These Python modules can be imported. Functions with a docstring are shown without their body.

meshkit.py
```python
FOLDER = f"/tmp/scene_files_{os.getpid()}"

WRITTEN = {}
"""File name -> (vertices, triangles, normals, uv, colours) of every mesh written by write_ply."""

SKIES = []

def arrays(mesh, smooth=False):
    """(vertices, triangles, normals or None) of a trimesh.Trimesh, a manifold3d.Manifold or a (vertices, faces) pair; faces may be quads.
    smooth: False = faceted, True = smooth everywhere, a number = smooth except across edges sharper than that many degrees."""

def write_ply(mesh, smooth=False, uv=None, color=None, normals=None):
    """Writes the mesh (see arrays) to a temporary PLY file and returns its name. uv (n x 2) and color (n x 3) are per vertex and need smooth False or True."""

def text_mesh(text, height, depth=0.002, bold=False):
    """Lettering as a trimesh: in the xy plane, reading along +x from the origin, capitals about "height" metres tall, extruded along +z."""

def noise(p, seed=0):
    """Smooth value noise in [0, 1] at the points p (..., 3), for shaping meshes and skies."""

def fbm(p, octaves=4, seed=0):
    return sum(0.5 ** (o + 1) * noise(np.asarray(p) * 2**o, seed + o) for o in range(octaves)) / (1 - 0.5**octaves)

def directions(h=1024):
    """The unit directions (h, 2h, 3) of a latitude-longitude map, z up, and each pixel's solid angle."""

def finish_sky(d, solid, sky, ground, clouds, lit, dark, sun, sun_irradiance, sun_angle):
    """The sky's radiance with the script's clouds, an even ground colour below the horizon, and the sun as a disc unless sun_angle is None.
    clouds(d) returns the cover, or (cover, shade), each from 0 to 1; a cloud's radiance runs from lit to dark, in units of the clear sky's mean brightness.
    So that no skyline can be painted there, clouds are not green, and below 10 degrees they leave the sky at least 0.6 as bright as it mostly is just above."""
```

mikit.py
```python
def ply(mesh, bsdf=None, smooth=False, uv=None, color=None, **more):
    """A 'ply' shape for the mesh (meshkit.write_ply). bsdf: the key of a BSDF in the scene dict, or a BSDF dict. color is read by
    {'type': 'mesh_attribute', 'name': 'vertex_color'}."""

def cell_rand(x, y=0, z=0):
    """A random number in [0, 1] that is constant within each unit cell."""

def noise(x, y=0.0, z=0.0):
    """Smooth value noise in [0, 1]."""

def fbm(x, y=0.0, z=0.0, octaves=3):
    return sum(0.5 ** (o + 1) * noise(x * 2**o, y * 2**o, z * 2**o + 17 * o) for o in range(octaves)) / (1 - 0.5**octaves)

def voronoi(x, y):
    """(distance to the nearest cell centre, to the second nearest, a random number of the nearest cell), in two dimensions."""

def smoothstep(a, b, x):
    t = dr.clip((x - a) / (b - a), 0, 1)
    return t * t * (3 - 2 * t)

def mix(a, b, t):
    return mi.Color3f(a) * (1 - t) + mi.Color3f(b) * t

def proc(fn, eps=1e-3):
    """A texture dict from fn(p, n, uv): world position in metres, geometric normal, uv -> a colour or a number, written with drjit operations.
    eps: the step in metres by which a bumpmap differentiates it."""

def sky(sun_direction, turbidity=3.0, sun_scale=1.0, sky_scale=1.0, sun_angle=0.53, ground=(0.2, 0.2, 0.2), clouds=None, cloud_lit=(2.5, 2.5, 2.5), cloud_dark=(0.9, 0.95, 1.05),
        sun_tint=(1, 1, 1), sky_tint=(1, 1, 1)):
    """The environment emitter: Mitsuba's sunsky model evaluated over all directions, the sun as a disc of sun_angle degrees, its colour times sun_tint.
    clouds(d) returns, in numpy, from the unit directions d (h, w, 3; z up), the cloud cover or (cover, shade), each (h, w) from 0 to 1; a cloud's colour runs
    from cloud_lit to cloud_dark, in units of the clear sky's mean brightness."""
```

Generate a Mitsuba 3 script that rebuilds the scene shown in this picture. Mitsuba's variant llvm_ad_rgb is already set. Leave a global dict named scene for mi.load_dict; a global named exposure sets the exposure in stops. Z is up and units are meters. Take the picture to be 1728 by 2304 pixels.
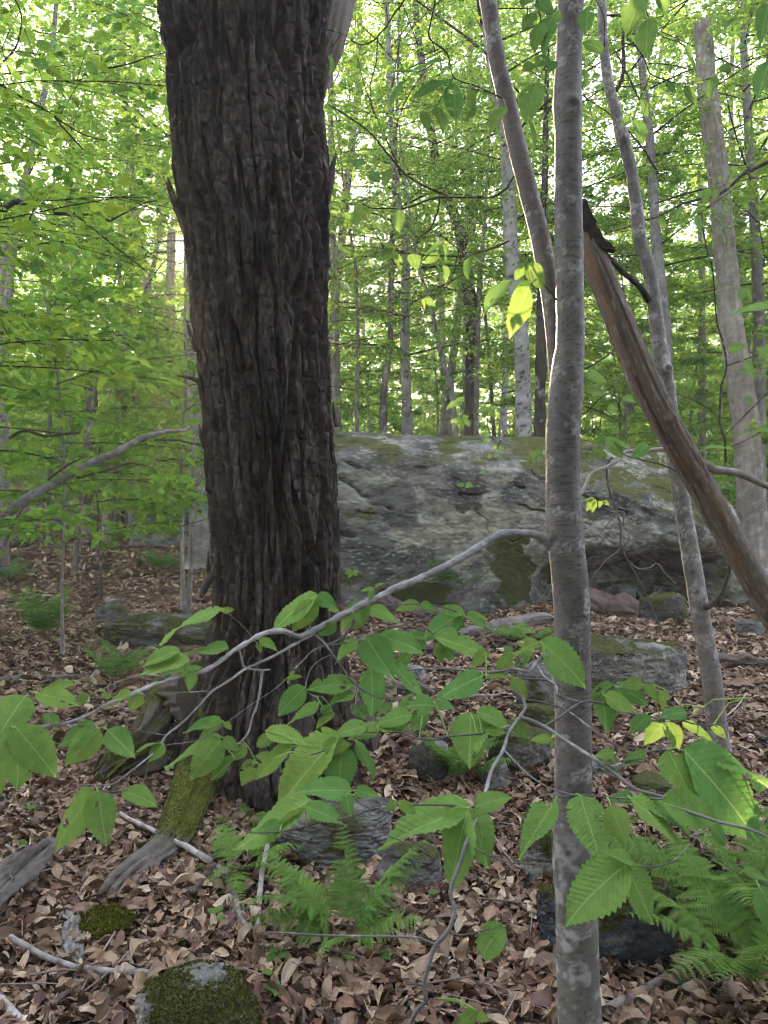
import math
import numpy as np, trimesh, mitsuba as mi, mikit, meshkit, drjit as dr
from mikit import ply, proc, smoothstep, mix
T = mi.ScalarTransform4f
scene, labels = {}, {}

# ------------------------------------------------------------------ camera, sky, exposure
FOC, CX, CY, CAMZ = 1733.0, 864.0, 1152.0, 1.55      # focal length and centre in photograph pixels; eye height
scene['camera'] = {'type': 'thinlens', 'fov': 2 * math.degrees(math.atan(864 / FOC)), 'fov_axis': 'x', 'near_clip': 0.05, 'far_clip': 2000.0,
                   'aperture_radius': 0.0012, 'focus_distance': 2.9,
                   'to_world': T().look_at(origin=[0, 0, CAMZ], target=[0, 1, CAMZ], up=[0, 0, 1])}
SUN = np.array([-0.266, 1.0, 0.341]); SUN /= np.linalg.norm(SUN)
scene['sky'] = mikit.sky(SUN.tolist(), turbidity=3, sun_scale=1.0, sky_scale=1.0, sun_tint=(0.97, 0.97, 1.08),
                         clouds=lambda d: 0.6, cloud_lit=(1.64, 1.62, 1.98))
exposure = 5.15

# ------------------------------------------------------------------ helpers
def P(px, py, d):
    """photograph pixel at depth d (metres along the level view axis) -> point"""
    return np.array([(px - CX) / FOC * d, d, CAMZ - (py - CY) / FOC * d])

_used = {}
def key(name):
    n = _used.get(name, -1) + 1
    _used[name] = n
    return name if n == 0 else f'{name}_{n:03d}'

def thing(name, label=None, cat=None, group=None, kind=None):
    k = key(name)
    e = {}
    if label: e['label'] = label
    if cat: e['category'] = cat
    if group: e['group'] = group
    if kind: e['kind'] = kind
    labels[k] = e
    return k

def put(k, mesh, bsdf, smooth=True, color=None, uv=None, **more):
    scene[k] = ply(mesh, bsdf, smooth=smooth, color=color, uv=uv, **more)
    return k

def part(parent, name, mesh, bsdf, label=None, **kw):
    k = key(parent + '__' + name)
    if label: labels[k] = {'label': label}
    return put(k, mesh, bsdf, **kw)

def rng(seed): return np.random.default_rng(seed)
def nz(p, s=0): return meshkit.noise(p, s)
def fb(p, o=4, s=0): return meshkit.fbm(p, o, s)
def sst(a, b, x):
    t = np.clip((x - a) / (b - a), 0, 1)
    return t * t * (3 - 2 * t)
def lerp(a, b, t):
    t = np.asarray(t)[..., None]
    return np.asarray(a) * (1 - t) + np.asarray(b) * t
def unit(v): return v / (np.linalg.norm(v, axis=-1, keepdims=True) + 1e-12)

def resample(pts, rad, step):
    from scipy.interpolate import PchipInterpolator
    pts = np.asarray(pts, float); rad = np.asarray(rad, float)
    s = np.concatenate([[0], np.cumsum(np.linalg.norm(np.diff(pts, axis=0), axis=1))])
    n = max(2, int(math.ceil(s[-1] / step)) + 1)
    t = np.linspace(0, s[-1], n)
    return PchipInterpolator(s, pts)(t), PchipInterpolator(s, rad)(t), t

def frames(p):
    t = unit(np.gradient(p, axis=0))
    ref = np.array([0, -1.0, 0]) if abs(t[0][1]) < 0.9 else np.array([0, 0, 1.0])
    a = np.zeros_like(t)
    v = ref
    for i in range(len(p)):
        v = v - t[i] * (v @ t[i]); v = v / (np.linalg.norm(v) + 1e-12); a[i] = v
    return t, a, np.cross(t, a)

def grid_faces(n, m, wrap=True):
    i, j = np.meshgrid(np.arange(n - 1), np.arange(m if wrap else m - 1), indexing='ij')
    j2 = (j + 1) % m
    q = np.stack([i * m + j, i * m + j2, (i + 1) * m + j2, (i + 1) * m + j], -1).reshape(-1, 4)
    return np.vstack([q[:, [0, 1, 2]], q[:, [0, 2, 3]]])

def tube(pts, rad, sides=10, step=0.05, disp=None, ell=None):
    """smooth tapered limb; disp(theta, s, P) adds to the radius. theta = 0 faces the camera side. Returns V, F, theta, s"""
    p, r, s = resample(pts, rad, step)
    t, a, b = frames(p)
    th = np.arange(sides) * 2 * np.pi / sides
    TH, S = np.meshgrid(th, s)
    dirs = np.cos(TH)[..., None] * a[:, None] + np.sin(TH)[..., None] * b[:, None]
    Rr = np.repeat(r[:, None], sides, 1)
    base = p[:, None] + dirs * Rr[..., None]
    if disp is not None:
        Rr = np.maximum(Rr + disp(TH, S, base), 0.02 * Rr)
    V = p[:, None] + dirs * Rr[..., None]
    n = len(p)
    V = np.vstack([V.reshape(-1, 3), p[:1], p[-1:]])
    F = grid_faces(n, sides)
    j = np.arange(sides); j2 = (j + 1) % sides
    F = np.vstack([F, np.stack([np.full(sides, n * sides), j2, j], 1), np.stack([np.full(sides, n * sides + 1), (n - 1) * sides + j, (n - 1) * sides + j2], 1)])
    return V, F, np.append(TH.ravel(), [0, 0]), np.append(S.ravel(), [s[0], s[-1]])

def thin(pts, rad, k=4):
    """a cheap thin limb"""
    p = np.asarray(pts, float)
    t = unit(np.gradient(p, axis=0))
    a = np.cross(t, np.where(np.abs(t[:, 2:]) < 0.9, [0, 0, 1.0], [1.0, 0, 0])); a = unit(a); b = np.cross(t, a)
    an = np.arange(k) * 2 * np.pi / k
    v = p[:, None] + np.broadcast_to(rad, (len(p),))[:, None, None] * (np.cos(an)[None, :, None] * a[:, None] + np.sin(an)[None, :, None] * b[:, None])
    return v.reshape(-1, 3), grid_faces(len(p), k)

class Bag:
    """collects pieces of one mesh"""
    def __init__(self): self.v, self.f, self.c, self.u, self.n = [], [], [], [], 0
    def add(self, v, f, c=None, uv=None):
        self.v.append(v); self.f.append(np.asarray(f) + self.n); self.n += len(v)
        if c is not None: self.c.append(np.broadcast_to(c, (len(v), 3)))
        if uv is not None: self.u.append(uv)
    def mesh(self): return np.vstack(self.v), np.vstack(self.f)
    def col(self): return np.vstack(self.c) if self.c else None
    def uv(self): return np.vstack(self.u) if self.u else None

def moss_blades(V, F, cover, n, h, seed):
    """short upright shoots standing on the mossy faces"""
    r = rng(seed); m = trimesh.Trimesh(V, F, process=False)
    w = m.area_faces * (cover[F].mean(1) > .45) * (m.face_normals[:, 2] > -.2)
    if w.sum() <= 0: return None
    fi = r.choice(len(F), n, p=w / w.sum()); b = r.dirichlet([1, 1, 1], n)
    p = np.einsum('nk,nkd->nd', b, V[F[fi]]); N = unit(m.face_normals[fi] + r.normal(0, .45, (n, 3)) + np.array([0, 0, .3]))
    s = unit(np.cross(N, r.normal(0, 1, (n, 3)))); hh = h * r.uniform(.5, 1.3, n)[:, None]
    v = np.stack([p - s * hh * .28, p + s * hh * .28, p + N * hh], 1).reshape(-1, 3)
    c = lerp((.035, .042, .010), (.115, .122, .026), r.random(n)) * r.uniform(.7, 1.2, n)[:, None]
    return (v, np.arange(3 * n).reshape(-1, 3)), np.repeat(c, 3, 0)

OFF = dict(A=(0, 1300), B=(576, 1300), C=(1152, 1300), D=(0, 1750), E=(576, 1750), F=(1152, 1750), G=(0, 0), H=(576, 0), I=(1152, 0), J=(0, 768), K=(576, 768), L=(1152, 768), Z=(0, 0))
def px(c, x, y):
    s = 1.0 if c == 'Z' else 2.88
    return OFF[c][0] + x / s, OFF[c][1] + y / s

# ------------------------------------------------------------------ materials
VC = {'type': 'mesh_attribute', 'name': 'vertex_color'}
def leaf_colour(p, n, uv):
    u = uv.x
    k = dr.floor((uv.y + 2) / 4)
    v = dr.abs(uv.y - 4 * k)
    tone = k / 8
    ph = (u - v * 0.75) * 15
    fr = dr.abs(ph - dr.floor(ph) - 0.5)
    vein = smoothstep(0.10, 0.02, fr) * 0.35
    mid = smoothstep(0.014, 0.003, v)
    g = mikit.fbm(p.x * 90, p.y * 90, p.z * 90, 2)
    c = mix((0.15, 0.33, 0.09), (0.26, 0.41, 0.09), tone) * (0.86 + 0.28 * g)
    c = mix(c, (0.40, 0.55, 0.20), dr.maximum(vein * .6, mid * 0.8))
    spot = smoothstep(0.93, 0.97, mikit.noise(p.x * 130, p.y * 160, p.z * 160))
    return mix(c, (0.11, 0.10, 0.03), spot * 0.6)
def leaf_relief(p, n, uv):
    k = dr.floor((uv.y + 2) / 4)
    v = dr.abs(uv.y - 4 * k)
    ph = (uv.x - v * 0.75) * 15
    fr = dr.abs(ph - dr.floor(ph) - 0.5)
    return smoothstep(0.0, 0.5, fr) * 1.0 + 0.25 * mikit.noise(p.x * 400, p.y * 400, p.z * 400)
scene['m_leaf'] = {'type': 'bumpmap', 'scale': 0.0015, 'arbitrary': proc(leaf_relief, eps=6e-4),
                   'bsdf': {'type': 'principledthin', 'base_color': proc(leaf_colour), 'roughness': 0.42, 'diff_trans': 0.85, 'eta': 1.45}}
scene['m_foliage'] = {'type': 'principledthin', 'base_color': VC, 'roughness': 0.55, 'diff_trans': 1.3, 'eta': 1.3}
scene['m_fern'] = {'type': 'principledthin', 'base_color': VC, 'roughness': 0.6, 'diff_trans': 0.8, 'eta': 1.3}
scene['m_matte'] = {'type': 'twosided', 'bsdf': {'type': 'diffuse', 'reflectance': VC}}
scene['m_litter'] = {'type': 'twosided', 'bsdf': {'type': 'principled', 'base_color': VC, 'roughness': 0.6, 'specular': 0.3}}
def bark_relief(p, n, uv):
    return mikit.fbm(p.x * 150, p.y * 150, p.z * 42, 3)
scene['m_bark'] = {'type': 'twosided', 'bsdf': {'type': 'bumpmap', 'scale': 0.009, 'arbitrary': proc(bark_relief, eps=1.5e-3),
                   'bsdf': {'type': 'principled', 'base_color': VC, 'roughness': 0.85, 'specular': 0.25}}}
def beech_relief(p, n, uv):
    return mikit.fbm(p.x * 130, p.y * 130, p.z * 420, 2)
scene['m_beech'] = {'type': 'twosided', 'bsdf': {'type': 'bumpmap', 'scale': 0.0006, 'arbitrary': proc(beech_relief, eps=8e-4),
                    'bsdf': {'type': 'principled', 'base_color': VC, 'roughness': 0.6, 'specular': 0.35}}}
def rock_relief(p, n, uv):
    return mikit.fbm(p.x * 24, p.y * 24, p.z * 38, 4)
scene['m_rock'] = {'type': 'twosided', 'bsdf': {'type': 'bumpmap', 'scale': 0.045, 'arbitrary': proc(rock_relief, eps=3e-3),
                   'bsdf': {'type': 'principled', 'base_color': VC, 'roughness': 0.8, 'specular': 0.3}}}
def soil_colour(p, n, uv):
    g = mikit.fbm(p.x * 14, p.y * 14, p.z * 14, 3)
    return mix((0.035, 0.026, 0.020), (0.12, 0.085, 0.06), smoothstep(0.3, 0.75, g))
scene['m_soil'] = {'type': 'twosided', 'bsdf': {'type': 'diffuse', 'reflectance': proc(soil_colour)}}

# ------------------------------------------------------------------ the ground
def gz(x, y):
    x = np.asarray(x, float); y = np.asarray(y, float)
    z = 0.055 * np.clip(y - 2.5, -12, 9.5) + 0.03 * np.clip(y - 12, 0, 12) + 0.10 * np.clip(y - 24, 0, 60) + 0.04 * np.maximum(y - 84, 0)
    p = np.stack([x, y, 0 * x], -1)
    z = z + (fb(p * 0.9, 3, 4) - 0.5) * 0.16 + (nz(p * 3.3, 8) - 0.5) * 0.05
    z = z + 0.10 * sst(0.3, 2.2, -x) * sst(2.0, 3.5, y) * sst(9, 6, y)      # the bank on the left of the big trunk
    return z
def hit(x, y, off=0.0):
    """where the view ray through a photograph pixel meets the ground"""
    d = np.linspace(1.2, 60, 6000)
    q = np.stack([(x - CX) / FOC * d, d, CAMZ - (y - CY) / FOC * d], 1)
    below = q[:, 2] < gz(q[:, 0], q[:, 1]) + off
    i = int(np.argmax(below)) if below.any() else len(d) - 1
    return q[i]
def axis_steps(lo, hi, fine_lo, fine_hi, fine):
    a = [fine_lo]
    s = fine
    while a[-1] > lo: s *= 1.12; a.append(a[-1] - s)
    b = list(np.arange(fine_lo, fine_hi, fine)); s = fine
    while b[-1] < hi: s *= 1.05; b.append(b[-1] + s)
    return np.array(a[:0:-1] + b)
gx = axis_steps(-400, 400, -3.2, 3.2, 0.05); gy = axis_steps(-200, 600, 1.5, 8, 0.05)
GX, GY = np.meshgrid(gx, gy)
gv = np.stack([GX, GY, gz(GX, GY)], -1).reshape(-1, 3)
k = thing('ground', 'uneven forest floor of dark soil rising gently away from the camera', None, kind='structure')
put(k, (gv, grid_faces(len(gy), len(gx), wrap=False)), 'm_soil', smooth=True)
# ------------------------------------------------------------------ rocks
def rock_mesh(planes, centre, sub=5, focus=1.0, rough=0.05, freq=1.0, soft=14.0, strata=0.0, seed=0, carve=None):
    """a weathered block: soft intersection of planes (normal, distance), displaced. Returns V, F, N, local"""
    m = trimesh.creation.icosphere(subdivisions=sub)
    d = np.asarray(m.vertices); F = np.asarray(m.faces)
    if focus > 1:      # more vertices on the side that is seen
        al = np.arccos(np.clip(-d[:, 1], -1, 1)); e = unit(d * np.array([1, 0, 1]) + 1e-9)
        al = np.pi * (al / np.pi) ** focus
        d = e * np.sin(al)[:, None] - np.cos(al)[:, None] * np.array([0, 1.0, 0])
    inv = np.zeros(len(d))
    for n, h in planes:
        n = unit(np.asarray(n, float))
        inv += np.maximum(d @ n / h, 0) ** soft
    r = 1.0 / np.maximum(inv, 1e-30) ** (1 / soft)
    L = d * r[:, None]
    N = unit(np.asarray(trimesh.Trimesh(L, F, process=False).vertex_normals))
    q = L * freq
    h = (fb(q * 1.1, 3, seed) - 0.5) * 2.2 * rough + (fb(q * 4.5, 3, seed + 5) - 0.5) * 0.8 * rough
    rid = 1 - np.abs(2 * fb(q * 2.4, 3, seed + 9) - 1) * 2.2
    h += (fb(q * 15, 3, seed + 13) - 0.5) * 0.35 * rough
    h -= rough * 0.5 * sst(0.90, 1.0, rid) * sst(.5, .62, nz(q * 1.9, seed + 17))
    if strata:
        s = L[:, 2] * 6.5 * freq + L[:, 0] * 0.9 * freq + 2.2 * fb(q * 1.3, 3, seed + 3)
        h += strata * (np.abs((s % 1) - 0.5) - 0.25) * sst(0.42, 0.62, nz(q * 1.7, seed + 21))
    if carve is not None: h = h + carve(L + centre, N)
    L = L + N * h[:, None]
    N = unit(np.asarray(trimesh.Trimesh(L, F, process=False).vertex_normals))
    return L + centre, F, N

def rock_colour(V, N, seed=0, moss=0.3, lichen=0.4, base=(0.15, 0.15, 0.135), dark=(0.045, 0.046, 0.042), fine=1.0):
    q = V * fine
    a = fb(q * 3.1, 4, seed); g = fb(q * 28, 3, seed + 1); s = nz(q * 60, seed + 2)
    c = lerp(dark, base, sst(0.28, 0.62, a) * 0.75 + 0.25 * g)
    c = c * (0.72 + 0.5 * g)[:, None]
    lt = sst(0.60 - 0.12 * lichen, 0.66 - 0.12 * lichen, fb(q * 2.3, 4, seed + 4) + 0.14 * (s - 0.5))
    c = lerp(c, lerp((0.21, 0.215, 0.165), (0.30, 0.30, 0.25), g), lt * lichen * 1.2 * (0.35 + 0.65 * sst(0.3, 0.6, g)))
    fl = sst(0.74, 0.80, nz(q * 38, seed + 6)) * lichen
    c = lerp(c, (0.33, 0.34, 0.31), np.clip(fl * 0.8, 0, 1))
    mo = sst(0.62 - 0.35 * moss, 0.74 - 0.35 * moss, fb(q * 2.6, 4, seed + 8) + 0.22 * (N[:, 2] - 0.3) + 0.12 * (s - 0.5)) if moss > 0 else 0 * a
    c = lerp(c, lerp((0.020, 0.026, 0.007), (0.082, 0.088, 0.020), 0.55 * g + 0.45 * s), mo)
    return np.clip(c, 0.01, 0.8)

# the big boulder behind the trunk
BC = np.array([1.95, 10.75, 1.35])
CR = []   # cracks traced on its face: polylines (x, z)
for pts in ([(540, 890), (600, 905), (690, 990), (740, 1010)], [(590, 770), (640, 800), (700, 815)], [(940, 830), (980, 810), (1080, 795), (1180, 795)],
            [(860, 1080), (905, 1098), (1000, 1085), (1100, 1100), (1180, 1145), (1250, 1155)], [(1330, 985), (1400, 995), (1500, 970), (1640, 935), (1760, 930)],
            [(590, 1110), (660, 1110), (740, 1125)], [(545, 1225), (600, 1245), (670, 1240)], [(700, 690), (820, 720), (1000, 715), (1110, 730), (1270, 700)],
            [(1800, 820), (1880, 900), (2060, 930)], [(2150, 1000), (2300, 1080), (2400, 1110)], [(1700, 1060), (1900, 1100), (2080, 1080)]):
    CR.append(np.array([P(*px('K', *q), 9.25)[[0, 2]] for q in pts]))
def seg_dist(x, z, poly):
    best = np.full(len(x), 9.0)
    for a, b in zip(poly[:-1], poly[1:]):
        ab = b - a; t = np.clip(((x - a[0]) * ab[0] + (z - a[1]) * ab[1]) / (ab @ ab), 0, 1)
        best = np.minimum(best, np.hypot(x - a[0] - t * ab[0], z - a[1] - t * ab[1]))
    return best
def boulder_carve(V, N):
    w = 0.16 * (fb(V * 6, 4, 77) - 0.5)
    h = 0.035 * (np.abs(2 * fb(V * np.array([2.6, 2.6, 4.2]), 5, 79) - 1) - .25)
    front = sst(0.15, 0.45, -N[:, 1])
    for pl in CR:
        dd = seg_dist(V[:, 0] + w, V[:, 2] + w, pl)
        h -= front * (0.075 * sst(.38, .62, nz(V * 4.5, 78)) * np.exp(-(dd / 0.011) ** 2) + 0.012 * np.exp(-(dd / 0.07) ** 2))
    # the hollow under the right half and ragged layers above it
    hol = np.exp(-(((V[:, 0] - 2.95) / 1.05) ** 4 + ((V[:, 2] - 0.50) / 0.48) ** 4))
    h -= 1.15 * hol * front
    rag = sst(1.9, 2.5, V[:, 0]) * front
    h += rag * 0.16 * (fb(np.stack([V[:, 0] * 3.2, V[:, 1] * 3, V[:, 2] * 5 + V[:, 0] * 2], -1), 4, 31) - 0.5)
    lay = (V[:, 2] * 5.2 + 0.8 * V[:, 0] + 1.6 * fb(V * 1.2, 3, 61)) % 1
    h += front * 0.012 * (np.minimum(lay, (1 - lay) * 5) - 0.5) * sst(0.4, 0.6, nz(V * 1.1, 62))
    return h
planes = [((-0.05, -1, 0.10), 1.52), ((0.06, -0.45, 1.0), 1.24), ((0.02, 0.3, 1), 1.10), ((-1, -0.1, 0.1), 3.3), ((-0.75, -0.7, 0.0), 3.2), ((1, -0.2, 0.3), 2.65), ((0.75, -0.7, 0.0), 2.75),
          ((0, 1, 0.1), 1.7), ((0, 0, -1), 1.6), ((0.25, -0.55, 0.85), 1.36), ((0.35, -0.9, -0.35), 2.0)]
V, F, N = rock_mesh(planes, BC, sub=7, focus=1.45, rough=0.045, freq=0.8, soft=26, strata=0.010, seed=3, carve=boulder_carve)
C = rock_colour(V, N, 3, moss=0.12, lichen=0.75, base=(0.17, 0.17, 0.155))
X, Z = V[:, 0], V[:, 2]
wob = (fb(V * 2.2, 5, 12) - 0.5) * 1.5 + (fb(V * 13, 3, 14) - 0.5) * 0.7
gr = fb(V * 26, 3, 15)
XW, ZW = X + 0.75 * (fb(V * 3.1, 4, 24) - .5), Z + 0.75 * (fb(V * 3.1, 4, 25) - .5)
def blob(cx, cz, rx, rz): return np.exp(-(((XW - cx) / rx) ** 2 + ((ZW - cz) / rz) ** 2))
pale = sst(0.42, 0.62, np.maximum(blob(0.85, 1.35, 0.75, 0.42), blob(1.45, 1.55, 0.6, 0.3)) + wob * 0.6)
C = lerp(C, lerp((0.15, 0.15, 0.11), (0.36, 0.36, 0.28), gr), pale * (.45 + .5 * sst(.4, .6, fb(V * 7, 3, 17))))
drk = sst(0.45, 0.62, blob(0.12, 1.72, 0.42, 0.35) + wob * 0.7)
C = lerp(C, lerp((0.045, 0.046, 0.043), (0.105, 0.105, 0.098), gr), drk * 0.75)
fine = fb(V * np.array([9, 9, 15]), 4, 18); C = C * (.72 + .62 * sst(.28, .72, fine))[:, None]
fol = sst(.62, .74, fb(np.stack([X * 2.2, V[:, 1] * 2, Z * 11 + X * 1.6], -1), 4, 20)); C = lerp(C, (.035, .036, .033), fol * .35)
mos = sst(0.40, 0.52, np.maximum.reduce([blob(1.50, 1.15, 0.30, 0.20), blob(1.62, 0.70, 0.34, 0.50), blob(0.35, 0.55, 0.55, 0.22), blob(2.2, 1.0, .25, .5) * .7]) * (.35 + 1.1 * fb(V * 5.5, 4, 19)) + wob * 0.35)
C = lerp(C, lerp((0.018, 0.024, 0.006), (0.06, 0.07, 0.015), gr), mos)
top = sst(0.52, 0.62, sst(0.35, 0.75, N[:, 2]) * sst(0.9, 1.9, X) * 0.62 + wob * 0.42)
C = lerp(C, lerp((0.035, 0.038, 0.010), (0.10, 0.105, 0.022), fb(V * 40, 2, 16)), top)
k = thing('boulder', 'huge grey lichen-covered boulder with moss and cracks behind the thick dark trunk', 'boulder')
put(k, (V, F), 'm_rock', color=C)
def boulder_top(x, y):
    sel = (np.abs(V_b[:, 0] - x) < 0.12) & (np.abs(V_b[:, 1] - y) < 0.15)
    return V_b[sel, 2].max() if sel.any() else 2.4
V_b = V

def rock(name, label, pxy, wpx, hpx, depth=0.8, soft=11, tufts=0, seed=0, moss=0.3, lichen=0.4, base=(0.16, 0.16, 0.15), sub=5, d=None, flat=1.0, sink=0.35, rot=0.0, strata=0.0, group=None, dark=(0.045, 0.046, 0.042), rough=0.09):
    """a stone whose visible outline is wpx x hpx photograph pixels, its foot at pixel pxy"""
    g = hit(*pxy)
    dd = g[1]
    w, h = wpx / FOC * dd / 2, hpx / FOC * dd
    r = rng(seed)
    pl = []
    for i in range(9):
        a = i * 2 * np.pi / 9 + r.uniform(-.3, .3)
        pl.append(((np.cos(a), np.sin(a), r.uniform(-.25, .35)), 1.0 * r.uniform(0.86, 1.1)))
    for i in range(4):
        pl.append(((r.uniform(-.35, .35), r.uniform(-.35, .35), 1), r.uniform(0.8, 1.0)))
    pl.append(((0, 0, -1), 1.0))
    V, F, N = rock_mesh(pl, np.zeros(3), sub=sub, rough=rough, freq=1.6, soft=soft, strata=strata, seed=seed)
    hz = h / (2 - 2 * sink)
    c, s = math.cos(rot), math.sin(rot)
    S = np.stack([V[:, 0] * w, V[:, 1] * w * depth, V[:, 2] * hz], 1)
    V = np.stack([S[:, 0] * c - S[:, 1] * s, S[:, 0] * s + S[:, 1] * c, S[:, 2]], 1)
    cen = g + np.array([0, w * depth * 0.85, 0]); cen[2] = gz(g[0], g[1]) + hz * (1 - 2 * sink)
    V = V + cen
    N = unit(np.asarray(trimesh.Trimesh(V, F, process=False).vertex_normals))
    k = thing(name, label, 'rock', group)
    col = rock_colour(V, N, seed, moss, lichen, base, dark, fine=2.2)
    put(k, (V, F), 'm_rock', color=col)
    if tufts:
        mb = moss_blades(V, F, (col[:, 1] > 1.5 * col[:, 2]).astype(float) * (col[:, 1] > col[:, 0] * 1.02), tufts, .007, seed)
        if mb: part(k, 'moss', mb[0], 'm_matte', color=mb[1], smooth=False)
    return V
ROCKS = []
def rk(*a, **kw): ROCKS.append(rock(*a, **kw))
rk('rock', 'broad blocky lichen-speckled rock between the grey beech and the spotted slim trunk', (1435, 1568), 285, 140, seed=11, moss=0.25, lichen=0.6, sub=6, tufts=5000, depth=0.7, base=(.15, .15, .135))
rk('rock', 'dark mossy rock just left of the grey beech trunk, behind the green leaves', (1215, 1600), 90, 125, seed=12, moss=0.45, lichen=0.5)
rk('rock', 'small flat-topped mossy rock left of the beech, in front of a darker stone', (1215, 1655), 85, 75, seed=13, moss=0.6, lichen=0.3)
rk('rock', 'black wet stone with moss left of the beech trunk near the ferns', (1175, 1745), 150, 120, seed=14, moss=0.5, lichen=0.3, base=(.10, .10, .09), dark=(.02, .02, .02))
rk('rock', 'pale pointed stone beside a black mossy rock under the green leaves', (1115, 1780), 75, 72, seed=15, moss=0.05, lichen=0.9, base=(.30, .30, .28))
rk('rock', 'half-buried grey stone at the left of the small fern in the middle', (970, 1760), 90, 95, seed=16, moss=0.15, lichen=0.4)
rk('rock', 'wide low grey layered rock behind the bright green fern', (745, 1960), 280, 140, seed=17, moss=0.1, lichen=0.25, sub=6, depth=0.6, strata=0.05, base=(.17, .17, .165), sink=0.3)
rk('rock', 'grey folded stone to the right of the bright green fern', (930, 2008), 150, 105, seed=18, moss=0.05, lichen=0.25, strata=0.07, base=(.19, .19, .18), depth=0.7)
rk('rock', 'grey stone with green moss on its left edge peeking out left of the beech foot', (1218, 1985), 80, 165, seed=19, moss=0.35, lichen=0.7, depth=0.9)
rk('rock', 'dark slate-blue rock topped with moss behind the beech foot beside ferns', (1395, 2185), 345, 190, seed=20, moss=0.28, lichen=0.25, base=(.07, .08, .09), dark=(.02, .023, .027), sub=6, tufts=5000, depth=0.6)
rk('rock', 'large moss-covered rock in the leaf litter at the bottom edge', (415, 2450), 320, 195, seed=21, moss=0.62, lichen=0.55, sub=6, depth=0.8, sink=0.3, soft=4.5, rough=.13, tufts=12000)
rk('rock', 'flat grey rock ledge with mossy patches left of the thick trunk', (350, 1462), 350, 78, seed=22, moss=0.4, lichen=0.3, sub=6, depth=0.7, strata=0.1, soft=4.5, rough=.22, base=(.16, .165, .16), sink=0.3)
rk('rock', 'small dark angular rock lying on the grey ledge, left side', (245, 1402), 75, 42, seed=23, moss=0.1, lichen=0.2, base=(.13, .14, .135), sink=0.2)
rk('rock', 'small pale flat stone just above the dark angular rock', (248, 1363), 36, 16, seed=24, moss=0.0, lichen=0.6, base=(.33, .33, .33), sink=0.2)
rk('rock', 'little white quartz stone sitting on the mossy ledge', (358, 1428), 38, 26, seed=25, moss=0.0, lichen=0.9, base=(.5, .5, .5), dark=(.25, .25, .25), sink=0.2)
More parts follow.
